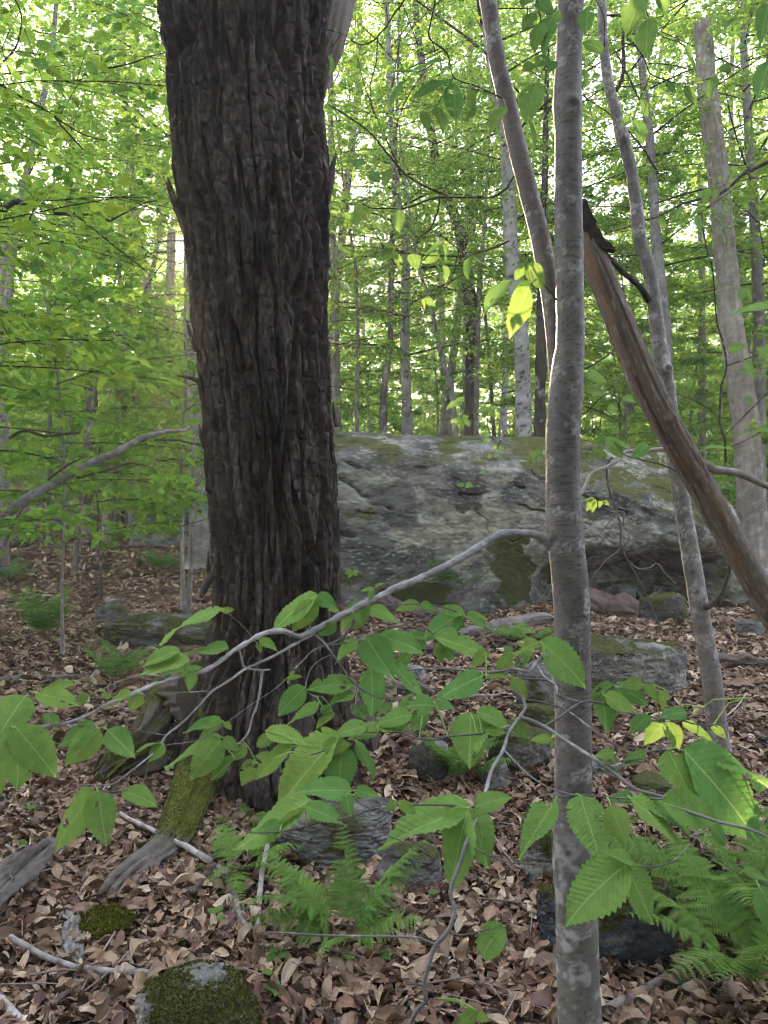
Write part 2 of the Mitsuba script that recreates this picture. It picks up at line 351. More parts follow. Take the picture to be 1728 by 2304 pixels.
rk('rock', 'mossy grey stone poking out below the hollow of the huge boulder', (1395, 1362), 95, 60, seed=26, moss=0.45, lichen=0.4)
rk('rock', 'dark mossy block under the rotten wood below the huge boulder', (1505, 1400), 130, 70, seed=27, moss=0.45, lichen=0.2, base=(.09, .09, .085))
rk('rock', 'small rounded grey stone in the leaves right of the spotted slim trunk', (1695, 1432), 55, 40, seed=28, moss=0.2, lichen=0.4)
rk('rock', 'low stone half hidden just right of the beech trunk behind a green leaf', (1365, 1765), 85, 55, seed=29, moss=0.1, lichen=0.5)
rk('rock', 'low mossy stone under the green leaves right of the beech trunk', (1480, 1795), 90, 40, seed=30, moss=0.55, lichen=0.3)
rk('rock', 'small pale stone in the leaf litter behind the leafy branch', (930, 1535), 55, 40, seed=34, moss=0.0, lichen=0.8, base=(.33, .33, .31))
rk('rock', 'grey lichen rock far back among the trees left of the thick trunk', (350, 1226), 150, 95, seed=31, moss=0.1, lichen=0.7, sub=5, base=(.2, .2, .19))

# ------------------------------------------------------------------ the thick dark trunk
YD = 4.25
edge = np.array([(-260, 330, 752), (-120, 343, 748), (0, 354, 738), (69, 365, 734), (208, 377, 728), (312, 385, 733), (420, 396, 741), (520, 413, 740), (625, 426, 739), (768, 440, 741), (872, 451, 746), (976, 462, 751), (1080, 467, 757),
                 (1184, 477, 760), (1288, 484, 760), (1392, 482, 762), (1480, 462, 772), (1560, 437, 782), (1640, 408, 800), (1720, 385, 825), (1800, 370, 850)], float)
def bark_disp(th, s, Pp, R, amp=1.0, seed=0):
    a = th * R
    p3 = lambda fx, fz, o: np.stack([np.cos(th) * R * fx + o, np.sin(th) * R * fx, s * fz], -1)
    w1 = (fb(p3(4, 1.5, 0), 3, seed) - 0.5) * 1.5
    n1 = fb(p3(23, 1.7, 3) + w1[..., None] * np.array([1, 1, 0]), 2, seed + 1)
    fur = 1 - np.abs(2 * n1 - 1) * 3.0
    fur = sst(0.35, 0.85, fur)
    n2 = nz(p3(46, 4.5, 7), seed + 2); n3 = nz(p3(95, 15, 5), seed + 3); n4 = nz(p3(24, 13, 9), seed + 4)
    cut = sst(0.80, 0.92, 1 - np.abs(2 * n4 - 1) * 1.5)
    h = -0.034 * fur + 0.018 * (n2 - 0.5) + 0.011 * (n3 - 0.5) - 0.005 * cut + 0.03 * (fb(p3(2.2, 0.8, 11), 3, seed + 6) - 0.5)
    return amp * h, fur, n2, n3
rows = np.linspace(-250, 1790, 900)
lx, rx_ = np.interp(rows, edge[:, 0], edge[:, 1]), np.interp(rows, edge[:, 0], edge[:, 2])
cx = ((lx + rx_) / 2 - CX) / FOC * YD; hw = (rx_ - lx) / 2 / FOC * YD
zz = CAMZ - (rows - CY) / FOC * YD
NS = 330
th = np.arange(NS) * 2 * np.pi / NS; th = th - 0.55 * np.sin(th)
TH, ZZ = np.meshgrid(th, zz); RR = np.repeat(hw[:, None], NS, 1); CXX = np.repeat(cx[:, None], NS, 1); ROW = np.repeat(rows[:, None], NS, 1)
dh, fur, n2, n3 = bark_disp(TH, ZZ, None, 0.36, 1.45, 40)
rad = RR + dh
# flare folds near the foot
fl = sst(1350, 1700, ROW)
rad = rad + fl * (0.04 * np.sin(TH * 7 + 1.2 * ZZ) + 0.03 * np.sin(TH * 4 + 1))
def groove(pts, depth, wid):
    """a long vertical seam, traced by photograph pixels"""
    global rad
    pts = np.array(pts, float)
    gx_ = (np.interp(rows, pts[:, 0], pts[:, 1]) - CX) / FOC * YD
    phi = np.arcsin(np.clip((gx_ - cx) / hw, -0.97, 0.97))
    on = sst(pts[0, 0] - 60, pts[0, 0] + 30, rows) * sst(pts[-1, 0] + 60, pts[-1, 0] - 60, rows)
    dth = (TH - phi[:, None] + np.pi) % (2 * np.pi) - np.pi
    rad = rad - depth * on[:, None] * np.exp(-(dth * RR / wid) ** 2)
    return on[:, None] * np.exp(-(dth * RR / (wid * 1.3)) ** 2)
scar = groove([(-200, 396), (0, 403), (208, 413), (347, 418), (450, 428), (560, 437)], 0.075, 0.026)
groove([(60, 440), (300, 455), (520, 470)], 0.02, 0.012)
groove([(300, 722), (410, 715), (600, 700), (768, 684), (942, 670), (1115, 649), (1219, 652), (1330, 660)], 0.06, 0.016)
groove([(900, 520), (1100, 530), (1300, 548)], 0.03, 0.016)
groove([(1340, 640), (1500, 632), (1650, 610)], 0.07, 0.03)
groove([(1380, 560), (1520, 545), (1700, 520)], 0.05, 0.03)
# theta = 0 faces the camera (-y); +theta to the right
VX = CXX + rad * np.sin(TH); VY = YD + 0.0 - rad * np.cos(TH) * 0.95
V = np.stack([VX, VY, ZZ], -1).reshape(-1, 3)
F = grid_faces(len(rows), NS)[:, ::-1]
q = V
g1 = fb(q * np.array([30, 30, 9]), 3, 51).ravel(); g2 = nz(q * np.array([90, 90, 30]), 52)
C = lerp((0.019, 0.0145, 0.012), (0.068, 0.055, 0.047), sst(.2, .8, 0.5 * g2 + 0.5 * g1))
flk = sst(0.60, 0.72, nz(q * np.array([60, 60, 19]), 53)) * sst(0.35, 0.6, g2)
C = lerp(C, (0.14, 0.125, 0.112), flk * 0.55)
red = sst(0.5, 0.68, fb(q * np.array([9, 9, 2.2]), 3, 54))
C = C * lerp((1, 1, 1), (1.0, 0.85, 0.77), red)
C = lerp(C, (0.05, 0.045, 0.035), scar.ravel() * 0.7)
dmp = sst(0.5, 0.7, fb(q * np.array([5, 5, 1.6]), 3, 55)) * 0.45 + .12
C = C * (1 - dmp)[:, None]
bt = thing('old_tree', 'massive old tree with thick dark furrowed trunk, moss on its spreading roots', 'tree')
part(bt, 'trunk', (V, F), 'm_bark', color=C)

def bark_tube(pts, rad, seed=0, sides=40, step=0.02, amp=0.7, col=((0.045, 0.036, 0.03), (0.16, 0.14, 0.125)), moss=None):
    out = {}
    def dsp(th, s, Pp):
        R = float(np.mean(rad))
        h, f, a, b = bark_disp(th, s, Pp, R, amp * min(1, R / 0.12), seed)
        out['n'] = a
        return h
    V, F, t, s = tube(pts, rad, sides, step, dsp)
    g = fb(V * 26, 3, seed + 7); g2 = nz(V * 75, seed + 8)
    c = lerp(col[0], col[1], 0.6 * g + 0.4 * g2)
    return V, F, c
def moss_coat(V, F, c, cover, seed):
    g = nz(V * 130, seed); g2 = fb(V * 22, 3, seed + 1)
    return lerp(c, lerp((0.020, 0.028, 0.004), (0.125, 0.145, 0.018), 0.6 * g + 0.4 * g2), cover)
def ground_path(pts, lift):
    """pixels on the ground -> points lifted above it"""
    o = []
    for (c, x, y), l in zip(pts, lift):
        h = hit(*px(c, x, y)); h = h.copy(); h[2] = gz(h[0], h[1]) + l; o.append(h)
    return np.array(o)
# the roots: a broad one to the left, the mossy one in front, buried bits that surface again
mid = (P(470, 1560, YD - 0.1), P(520, 1600, YD - 0.25), P(640, 1640, YD - 0.3))
rts = [([mid[0]] + list(ground_path([('A', 1130, 1010), ('A', 960, 1260), ('A', 760, 1290), ('A', 620, 1330)], [0.17, 0.13, 0.06, -0.03])), [0.17, 0.18, 0.15, 0.11, 0.05], 60, 0.6),
       ([mid[1]] + list(ground_path([('A', 1400, 1230), ('A', 1280, 1400), ('D', 1200, 260), ('D', 1140, 400), ('D', 1040, 510), ('D', 900, 610), ('D', 740, 730), ('D', 640, 830)], [0.16, 0.07, 0.03, 0.015, 0.005, 0.0, -0.01, -0.06])), [0.17, 0.14, 0.115, 0.10, 0.088, 0.078, 0.072, 0.064, 0.04], 61, 1.0),
       ([mid[2]] + list(ground_path([('B', 380, 1180), ('B', 360, 1350), ('B', 330, 1460)], [0.12, 0.04, -0.06])), [0.16, 0.13, 0.09, 0.05], 62, 0.3),
       ([P(740, 1600, YD - .1)] + list(ground_path([('B', 640, 1020), ('B', 700, 1110), ('B', 760, 1180)], [0.12, 0.03, -0.06])), [0.15, 0.12, 0.08, 0.05], 63, 0.2),
       (list(ground_path([('D', 480, 420), ('D', 340, 490), ('D', 200, 600), ('D', 40, 760), ('D', -200, 900)], [-0.03, 0.02, 0.03, 0.03, -0.02])), [0.04, 0.055, 0.07, 0.085, 0.08], 65, 0.05)]
for i, (pts, rd, sd, mo) in enumerate(rts):
    V, F, c = bark_tube(pts, rd, sd, sides=72, step=0.010, amp=(1.3, .7, 1.3, 1.3, 1.8)[i], col=((0.035, 0.028, 0.022), (0.13, 0.112, 0.094)) if i in (0, 2, 3) else ((0.05, 0.043, 0.036), (0.19, 0.175, 0.155)))
    N = unit(np.asarray(trimesh.Trimesh(V, F, process=False).vertex_normals))
    cv = sst(0.45, 0.62, fb(V * 6, 3, sd) * 0.8 + 0.35 * N[:, 2] * mo + 0.55 * mo - 0.35)
    if mo < 0.1: cv = cv * 0
    if i == 1: cv = cv * sst(pts[5][1] - .1, pts[5][1] + .12, V[:, 1] + .25 * (fb(V * 9, 3, 66) - .5))
    c = moss_coat(V, F, c, cv, sd)
    V = V + N * (cv * 0.007 * nz(V * 110, sd))[:, None]
    mb = moss_blades(V, F, cv, 14000 if i == 1 else 4000, .008, sd) if mo >= .3 else None
    rk_ = part(bt, 'root', (V, F), 'm_bark', color=c, label={1: 'thick root cushioned in green moss, its far end bare and grey', 4: 'bare grey root surfacing from the leaves'}.get(i))
    if mb: part(rk_, 'moss', mb[0], 'm_matte', color=mb[1], smooth=False)
# slivers of bark standing off its sides, and the paler fork at its upper right
def sliver(pts, w, seed):
    r = rng(seed)
    V, F, t, s = tube(pts, w, 8, 0.012, lambda th, s, Pp: (nz(Pp * 40, seed) - 0.5) * 0.4 * np.mean(w))
    g = fb(V * 40, 2, seed)
    return V, F, lerp((0.03, 0.024, 0.02), (0.10, 0.085, 0.075), g)
for i, (pts, w) in enumerate([(((437, 560, 0), (412, 500, -.02), (388, 440, -.04), (371, 405, -.05)), (0.03, 0.025, 0.018, 0.003)), (((392, 450, .0), (384, 420, -.01), (376, 398, -.01)), (.012, .01, .002)),
                              (((732, 450, 0), (741, 410, -.02), (750, 370, -.02), (755, 345, -.02)), (0.03, 0.025, 0.014, 0.003)), (((733, 400, .0), (728, 360, .0), (735, 335, -.01)), (.018, .012, .003)),
                              (((742, 600, 0), (738, 570, 0), (740, 545, 0)), (.012, .01, .002)), (((441, 790, 0), (425, 740, -.03), (418, 720, -.03)), (.015, .01, .003)),
                              (((462, 900, -.1), (447, 860, -.16), (425, 850, -.18), (398, 845, -.2)), (.016, .014, .01, .005)), (((463, 1010, 0), (452, 980, -.05), (448, 955, -.05)), (.014, .012, .003)),
                              (((758, 960, 0), (752, 930, 0), (749, 905, 0)), (.014, .01, .003)), (((474, 1300, 0), (468, 1270, -.02), (470, 1240, -.02)), (.015, .012, .003)),
                              (((452, 1345, -.2), (462, 1320, -.2), (480, 1290, -.2)), (.01, .02, .02))]):
    V, F, c = sliver([P(a, b, YD + o - 0.02) for a, b, o in pts], w, 200 + i)
    part(bt, 'bark_sliver', (V, F), 'm_bark', color=c)
V, F, c = bark_tube([P(716, 240, YD + .25), P(722, 180, YD + .28), P(738, 90, YD + .3), P(752, 0, YD + .34), P(775, -120, YD + .4), P(800, -300, YD + .5)], [0.03, 0.055, 0.10, 0.125, 0.14, 0.14], 70, 60, 0.02, 0.5, ((0.10, 0.085, 0.07), (0.27, 0.24, 0.21)))
part(bt, 'fork', (V, F), 'm_bark', color=c, label='paler second stem forking off at the upper right')
# ------------------------------------------------------------------ smooth grey trunks near the camera
def grey_bark(V, th, s, seed, base=(0.17, 0.165, 0.155), dark=(0.06, 0.057, 0.052), pale=(0.36, 0.36, 0.35), spots=0.3, fleck=0.3, bands=0.5, scale=1.0):
    q = V * scale
    g = fb(q * 30, 3, seed); big = fb(q * np.array([9, 9, 4]), 3, seed + 1); s1 = nz(q * np.array([70, 70, 150]), seed + 2); s2 = nz(q * 160, seed + 3)
    c = lerp(dark, base, 0.35 + 0.65 * sst(0.25, 0.7, 0.6 * big + 0.4 * g))
    c = lerp(c, np.asarray(dark), sst(0.62, 0.78, nz(q * np.array([34, 34, 230]), seed + 4)) * bands * (.25 + .75 * sst(.35, .6, fb(q * 7, 3, seed + 9))))
    c = lerp(c, np.asarray(pale), sst(0.62 - .2 * fleck, 0.72 - .2 * fleck, fb(q * np.array([24, 24, 20]), 3, seed + 5)) * 0.75 * sst(.3, .55, s2))
    c = lerp(c, np.asarray(dark) * 0.6, sst(0.72, 0.80, nz(q * np.array([95, 95, 95]), seed + 6)) * spots)
    return np.clip(c * (0.8 + 0.4 * s1)[:, None], 0.01, 0.8)

def trunk_px(rows_px, d, extend_down=None, extend_up=None):
    """[(x, y, width px)] at depth d -> points and radii"""
    pts, rad = [], []
    for r in rows_px:
        dd = r[3] if len(r) > 3 else d
        pts.append(P(r[0], r[1], dd)); rad.append(r[2] / 2 / FOC * dd)
    return np.array(pts), np.array(rad)

KN = [(1290, 235, 26, .018), (1292, 70, 12, .008), (1262, 455, 10, .01), (1302, 345, 7, .008), (1266, 470, 9, .01), (1285, 830, 11, .010), (1289, 985, 9, .006), (1240, 975, 7, .006), (1272, 660, 9, .005), (1235, 1205, 12, .016), (1243, 1300, 9, .008), (1322, 1385, 9, .014), (1302, 1766, 22, .010), (1291, 1930, 10, .006), (1294, 2120, 9, .006), (1330, 2040, 5, .004), (1275, 560, 7, .004), (1300, 1320, 8, .005), (1250, 1440, 8, .005)]
bp, br = trunk_px([(1283, -420, 56), (1284, -150, 57), (1285, 0, 57), (1279, 140, 58), (1276, 243, 64), (1278, 300, 60), (1279, 451, 62), (1283, 768, 64), (1276, 840, 73), (1272, 900, 76), (1267, 976, 76), (1266, 1080, 75), (1270, 1190, 82), (1277, 1254, 81), (1285, 1340, 81), (1287, 1393, 80), (1289, 1536, 80), (1290, 1700, 82), (1290, 1786, 84), (1289, 1923, 90), (1298, 2062, 94), (1300, 2166, 94), (1305, 2304, 98), (1307, 2420, 112), (1308, 2520, 140)], 2.25)
KNP = [(P(x, y, 2.25 - 0.045), r / FOC * 2.25, h) for x, y, r, h in KN]
def beech_disp(th, s, Pp):
    h = 0.0035 * (fb(Pp * np.array([14, 14, 9]), 3, 81) - 0.5) + 0.0012 * (nz(Pp * np.array([40, 40, 130]), 82) - 0.5)
    for c, r, hh in KNP:
        d = np.linalg.norm(Pp - c, axis=-1)
        h = h + hh * (np.exp(-(d / r) ** 2) * 0.6 - 0.9 * np.exp(-(d / (r * 0.33)) ** 2))
    return h
V, F, th_, s_ = tube(bp, br, 72, 0.0048, beech_disp)
C = grey_bark(V, th_, s_, 83, base=(.142, .133, .122), dark=(.05, .046, .042), pale=(.29, .285, .275), spots=0.55, fleck=0.16, bands=0.7)
low = sst(1.0, 0.55, V[:, 2] + 0.3 * fb(V * 8, 3, 84))
C = lerp(C, lerp((0.11, 0.125, 0.10), (0.42, 0.43, 0.42), sst(0.5, 0.62, fb(V * np.array([26, 26, 18]), 3, 85))), low * 0.55 * sst(0.3, 0.6, fb(V * 40, 2, 86)))
for c, r, hh in KNP:
    d = np.linalg.norm(V - c, axis=-1); C = lerp(C, (0.05, 0.042, 0.036), np.exp(-(d / (r * 0.5)) ** 2) * 0.6 * (0.5 + nz(V * 200, 87)))
beech = thing('beech_tree', 'smooth grey beech trunk standing in the foreground, its low leafy branch reaching left', 'tree')
part(beech, 'trunk', (V, F), 'm_beech', color=C)
sp, sr = trunk_px([(1040, -300, 35), (1072, -120, 35), (1098, 0, 37), (1108, 60, 35), (1121, 139, 37), (1146, 243, 40), (1170, 347, 42), (1197, 451, 42), (1216, 521, 44), (1232, 600, 44), (1244, 680, 42), (1252, 768, 38), (1257, 860, 36), (1262, 960, 36), (1264, 1100, 36), (1270, 1300, 40)], 2.33)
sp[:, 1] += np.linspace(0.0, 0.03, len(sp))
V, F, th_, s_ = tube(sp, sr, 44, 0.006, lambda t, s, Pp: 0.004 * (fb(Pp * np.array([22, 22, 12]), 3, 91) - 0.5))
part(beech, 'stem', (V, F), 'm_beech', color=grey_bark(V, th_, s_, 92, base=(0.18, 0.155, 0.145), dark=(0.07, 0.055, 0.05), spots=0.3, fleck=0.25), label='thinner second stem of the beech curving up to the left')

# slim spotted trunk to the right
tp, tr = trunk_px([(1330, -200, 20), (1353, 0, 21), (1357, 87, 21), (1366, 170, 23), (1388, 260, 25), (1401, 310, 30), (1412, 347, 26), (1430, 451, 27), (1440, 538, 30), (1461, 608, 30), (1482, 768, 34), (1489, 830, 40), (1503, 872, 32), (1513, 994, 33), (1527, 1080, 38), (1537, 1150, 38), (1558, 1271, 40), (1572, 1358, 41), (1590, 1462, 42), (1603, 1536, 44), (1607, 1578, 44), (1617, 1665, 48), (1622, 1710, 60), (1624, 1740, 70)], 4.6)
KN2 = [(1503, 830, 14, .03), (1510, 1172, 12, .015), (1541, 1240, 10, .012), (1558, 1285, 9, .012), (1570, 1330, 8, .01), (1553, 1385, 9, .012), (1574, 1368, 8, .012), (1404, 308, 12, .02), (1431, 404, 9, .012), (1437, 520, 8, .01), (1461, 668, 10, .012), (1585, 1520, 8, .01), (1590, 1600, 8, .008), (1572, 1215, 7, .008)]
KNP2 = [(P(x, y, 4.54), r / FOC * 4.6, h) for x, y, r, h in KN2]
def slim_disp(th, s, Pp):
    h = 0.007 * (fb(Pp * np.array([13, 13, 9]), 3, 95) - 0.5)
    for c, r, hh in KNP2:
        d = np.linalg.norm(Pp - c, axis=-1); h = h + hh * (np.exp(-(d / r) ** 2) - 1.2 * np.exp(-(d / (r * 0.4)) ** 2))
    return h
V, F, th_, s_ = tube(tp, tr, 44, 0.011, slim_disp)
C = grey_bark(V, th_, s_, 96, base=(0.21, 0.195, 0.18), spots=0.5, fleck=0.35, bands=0.3, scale=0.7)
for c, r, hh in KNP2:
    d = np.linalg.norm(V - c, axis=-1); C = lerp(C, (0.04, 0.034, 0.03), np.exp(-(d / (r * 0.55)) ** 2) * 0.8)
slim = thing('slim_tree', 'slim pale trunk dotted with dark knots, crossing behind the leaning dead log', 'tree')
part(slim, 'trunk', (V, F), 'm_beech', color=C)
def limb(parent, name, pts, w0, w1, d, seed=0, base=(0.10, 0.088, 0.078), sides=8, step=0.02, label=None, d1=None, bsdf='m_matte'):
    """pts: (crop, x, y)...; widths in photograph pixels; depth runs d -> d1"""
    q = [px(*p) for p in pts]; n = len(q)
    dd = np.linspace(d, d if d1 is None else d1, n)
    p3 = np.array([P(x, y, z) for (x, y), z in zip(q, dd)])
    rr = np.linspace(w0, w1, n) / 2 / FOC * dd
    V, F, t, s = tube(p3, rr, sides, step, lambda th, s, Pp: (nz(Pp * 60, seed) - 0.5) * 0.35 * np.mean(rr))
    g = fb(V * 55, 3, seed); sp_ = nz(V * 150, seed + 1)
    c = lerp(np.asarray(base) * 0.45, np.asarray(base) * 1.35, 0.6 * g + 0.4 * sp_)
    if parent is None: return V, F, c
    part(parent, name, (V, F), bsdf, color=c, label=label)
    return p3
limb(slim, 'branch', [('I', 880, 1945), ('I', 830, 1860), ('I', 720, 1765), ('I', 600, 1640), ('I', 515, 1560)], 15, 9, 4.55, 101, (0.06, 0.052, 0.046), d1=4.0)
limb(slim, 'branch', [('I', 672, 590), ('I', 715, 500), ('I', 725, 400), ('I', 718, 260), ('I', 732, 150), ('I', 700, 100), ('I', 600, 100)], 9, 5, 4.6, 102, (0.08, 0.07, 0.06))
limb(slim, 'branch', [('C', 1255, 190), ('C', 1320, 150), ('C', 1370, 70), ('C', 1400, -20), ('C', 1410, -90)], 16, 6, 4.55, 103, (0.13, 0.12, 0.11), d1=4.3)

# the dead log leaning on the beech
lp, lr = trunk_px([(1301, 498, 38, 2.50), (1319, 550, 56, 2.48), (1345, 605, 60, 2.48), (1412, 768, 64, 2.52), (1461, 881, 66, 2.58), (1522, 992, 64, 2.66), (1581, 1098, 62, 2.74), (1645, 1214, 61, 2.82), (1708, 1327, 60, 2.90), (1830, 1540, 60, 3.05), (1960, 1770, 62, 3.2), (2050, 1930, 64, 3.3)], 2.6)
KN3 = [(1507, 940, 12, .022), (1660, 1256, 17, .020), (1520, 1020, 10, .010), (1490, 850, 14, .016)]
KNP3 = [(P(x, y, 2.58), r / FOC * 2.6, h) for x, y, r, h in KN3]
KNP3[1] = (P(1660, 1256, 2.76), 17 / FOC * 2.7, .02)
def log_disp(th, s, Pp):
    h = 0.008 * (fb(Pp * np.array([11, 11, 11]), 3, 111) - 0.5)
    h = h + 0.006 * (fb(np.stack([np.cos(th) * 3, np.sin(th) * 3, s * 5], -1), 3, 112) - 0.5) - 0.006 * sst(.92, 1, 1 - np.abs(2 * nz(np.stack([np.cos(th) * 2.4, np.sin(th) * 2.4, s * 1.6], -1), 113) - 1))
    for c, r, hh in KNP3:
        d = np.linalg.norm(Pp - c, axis=-1); h = h + hh * (np.exp(-(d / r) ** 2) - 0.9 * np.exp(-(d / (r * 0.35)) ** 2))
    return h
V, F, th_, s_ = tube(lp, lr, 64, 0.006, log_disp)
gx1 = np.stack([np.cos(th_) * 7, np.sin(th_) * 7, s_ * 9], -1)
g = .5 * fb(np.stack([np.cos(th_) * 9, np.sin(th_) * 9, s_ * 8], -1), 3, 114) + .5 * fb(V * 60, 3, 118); b1 = fb(np.stack([np.cos(th_) * 1.6, np.sin(th_) * 1.6, s_ * 4.5], -1), 3, 115)
C = lerp((0.125, 0.10, 0.083), (0.205, 0.172, 0.146), g)
C = lerp(C, lerp((0.16, 0.085, 0.04), (0.36, 0.22, 0.11), g), sst(0.60, 0.68, b1) * 0.6)
C = lerp(C, lerp((0.05, 0.038, 0.034), (0.11, 0.09, 0.08), g), sst(0.55, 0.66, fb(gx1 * 0.35, 3, 116)) * 0.7)
C = lerp(C, (0.33, 0.31, 0.28), sst(0.72, 0.8, nz(gx1 * 3, 117)) * 0.5)
log = thing('leaning_log', 'brown barkless dead log leaning diagonally against the grey beech trunk', 'log')
part(log, 'trunk', (V, F), 'm_bark', color=C)
# its torn top: a jagged dark plate
tear = np.array([P(*px('I', x - 4, y + 8), 2.455) for x, y in [(440, 1290), (480, 1285), (497, 1330), (515, 1355), (525, 1395), (548, 1430), (545, 1465), (570, 1490), (590, 1545), (640, 1580), (668, 1625), (590, 1610), (545, 1575), (500, 1550), (470, 1500), (440, 1470)]])
from shapely.geometry import Polygon
pg = trimesh.creation.extrude_polygon(Polygon(tear[:, [0, 2]]), 0.030, engine='earcut')
v = np.asarray(pg.vertices)[:, [0, 2, 1]]; v[:, 1] = 2.44 + v[:, 1] * 0.9 + 0.05 * (v[:, 2] - v[:, 2].min()); m = trimesh.Trimesh(v, np.asarray(pg.faces)[:, ::-1], process=False).subdivide_to_size(0.012)
v = np.asarray(m.vertices); v = v + 0.006 * (np.stack([nz(v * 60, 1), nz(v * 60, 2), nz(v * 60, 3)], -1) - 0.5)
part(log, 'splinter', (v, np.asarray(m.faces)), 'm_bark', color=lerp((0.012, 0.010, 0.009), (0.05, 0.04, 0.035), fb(v * 60, 3, 9)), smooth=False, label='jagged blackish splintered bark at the top of the log')
limb(log, 'branch', [('L', 1260, 800), ('L', 1330, 835), ('L', 1450, 850), ('L', 1560, 895), ('L', 1659, 940), ('L', 1800, 985)], 20, 13, 2.68, 118, (0.26, 0.235, 0.2), d1=2.9, bsdf='m_bark', label='pale stub of a branch pointing right')

# a dry branch hanging in front of the boulder
hb = thing('dead_branch', 'bare pale dry branch dangling in front of the huge boulder right of the beech', 'branch')
limb(hb, 'stem', [('L', 1010, 690), ('L', 880, 705), ('L', 740, 715), ('L', 690, 770), ('L', 610, 815), ('L', 510, 860), ('L', 478, 930), ('L', 440, 1000)], 9, 8, 4.4, 121, (0.30, 0.28, 0.25), d1=4.0)
limb(hb, 'twig', [('L', 650, 750), ('L', 612, 810), ('L', 620, 920), ('L', 650, 1020), ('L', 685, 1120), ('L', 705, 1230), ('L', 700, 1340), ('L', 620, 1410), ('L', 560, 1480), ('L', 485, 1590)], 6, 3, 4.2, 122, (0.16, 0.14, 0.125))
limb(hb, 'twig', [('L', 712, 1340), ('L', 750, 1420), ('L', 790, 1490), ('L', 830, 1560), ('L', 870, 1640), ('L', 900, 1720), ('L', 955, 1830)], 5, 3, 4.2, 123, (0.14, 0.12, 0.11))
limb(hb, 'twig', [('L', 765, 1430), ('L', 830, 1475), ('L', 900, 1465), ('L', 935, 1438), ('L', 990, 1500), ('L', 1060, 1570)], 4, 2.5, 4.2, 124, (0.2, 0.18, 0.16))
limb(hb, 'twig', [('L', 685, 1120), ('L', 650, 1140), ('L', 680, 1100), ('L', 730, 1110), ('L', 720, 1180), ('L', 755, 1250), ('L', 740, 1340)], 4, 2.5, 4.2, 125, (0.2, 0.18, 0.16))
limb(hb, 'twig', [('L', 650, 1140), ('L', 600, 1210), ('L', 540, 1280), ('L', 460, 1305)], 3.5, 2.5, 4.2, 126, (0.2, 0.18, 0.16))

# ------------------------------------------------------------------ the trees behind
RAYS = []                                   # sunlit leaves: openings in the crowns through which the low sun reaches them
def sun_gap(p, r=0.13): RAYS.append((np.asarray(p, float), r))
for q, d, r in ((('I', 60, 2000), 2.2, .30), (('I', 120, 1770), 2.2, .16), (('C', 940, 1020), 1.5, .10), (('C', 1060, 1010), 1.5, .10), (('C', 1220, 1010), 1.5, .10), (('C', 1340, 1000), 1.5, .08), (('H', 670, 1390), 3.0, .10), (('H', 870, 1620), 3.0, .12), (('H', 910, 1700), 3.0, .12),
                (('K', 1300, 430), 8.6, .25), (('K', 1320, 530), 8.6, .25), (('K', 1500, 460), 8.6, .25), (('K', 1540, 690), 8.6, .25), (('L', 500, 1060), 4.1, .12), (('L', 590, 1060), 4.1, .1), (('I', 1410, 150), 2.2, .1), (('H', 1120, 1960), 4., .12), (('H', 1400, 650), 1.7, .08)):
    sun_gap(P(*px(*q), d), r)
sun_gap([0, 0, CAMZ], 0.7)
def keep(c):
    k = np.ones(len(c), bool)
    for p, r in RAYS:
        v = c - p; t = v @ SUN
        k &= ~((t > 0.3) & (np.linalg.norm(v - t[:, None] * SUN, axis=1) < .45 * r + 0.0052 * t))
    return k
LEAF_TONES = np.array([[0.125, 0.26, 0.05], [0.165, 0.32, 0.05], [0.215, 0.37, 0.05], [0.29, 0.42, 0.05], [0.11, 0.24, 0.055]])
def leaf_faces(c, ax, nn, L, W, col, detail):
    """many leaves at once: diamonds folded on the midrib (detail 0) or six-cornered blades (detail 1)"""
    s = np.cross(ax, nn); L = L[:, None]; W = W[:, None]
    if detail == 0:
        v = np.stack([c, c + ax * L * .45 + s * W * .5 + nn * W * .12, c + ax * L - nn * L * .12, c + ax * L * .45 - s * W * .5 + nn * W * .12], 1)
        f = np.array([[0, 1, 2], [0, 2, 3]])
    else:
        v = np.stack([c, c + ax * L * .28 + s * W * .42 + nn * W * .10, c + ax * L * .62 + s * W * .40 + nn * W * .05, c + ax * L - nn * L * .18, c + ax * L * .62 - s * W * .40 + nn * W * .05, c + ax * L * .28 - s * W * .42 + nn * W * .10, c + ax * L * .5 - nn * W * .03], 1)
        f = np.array([[0, 1, 6], [1, 2, 6], [2, 3, 6], [3, 4, 6], [4, 5, 6], [5, 0, 6]])
    m = v.shape[1]
    F = (f[None] + (np.arange(len(c)) * m)[:, None, None]).reshape(-1, 3)
    return v.reshape(-1, 3), F, np.repeat(col, m, 0)
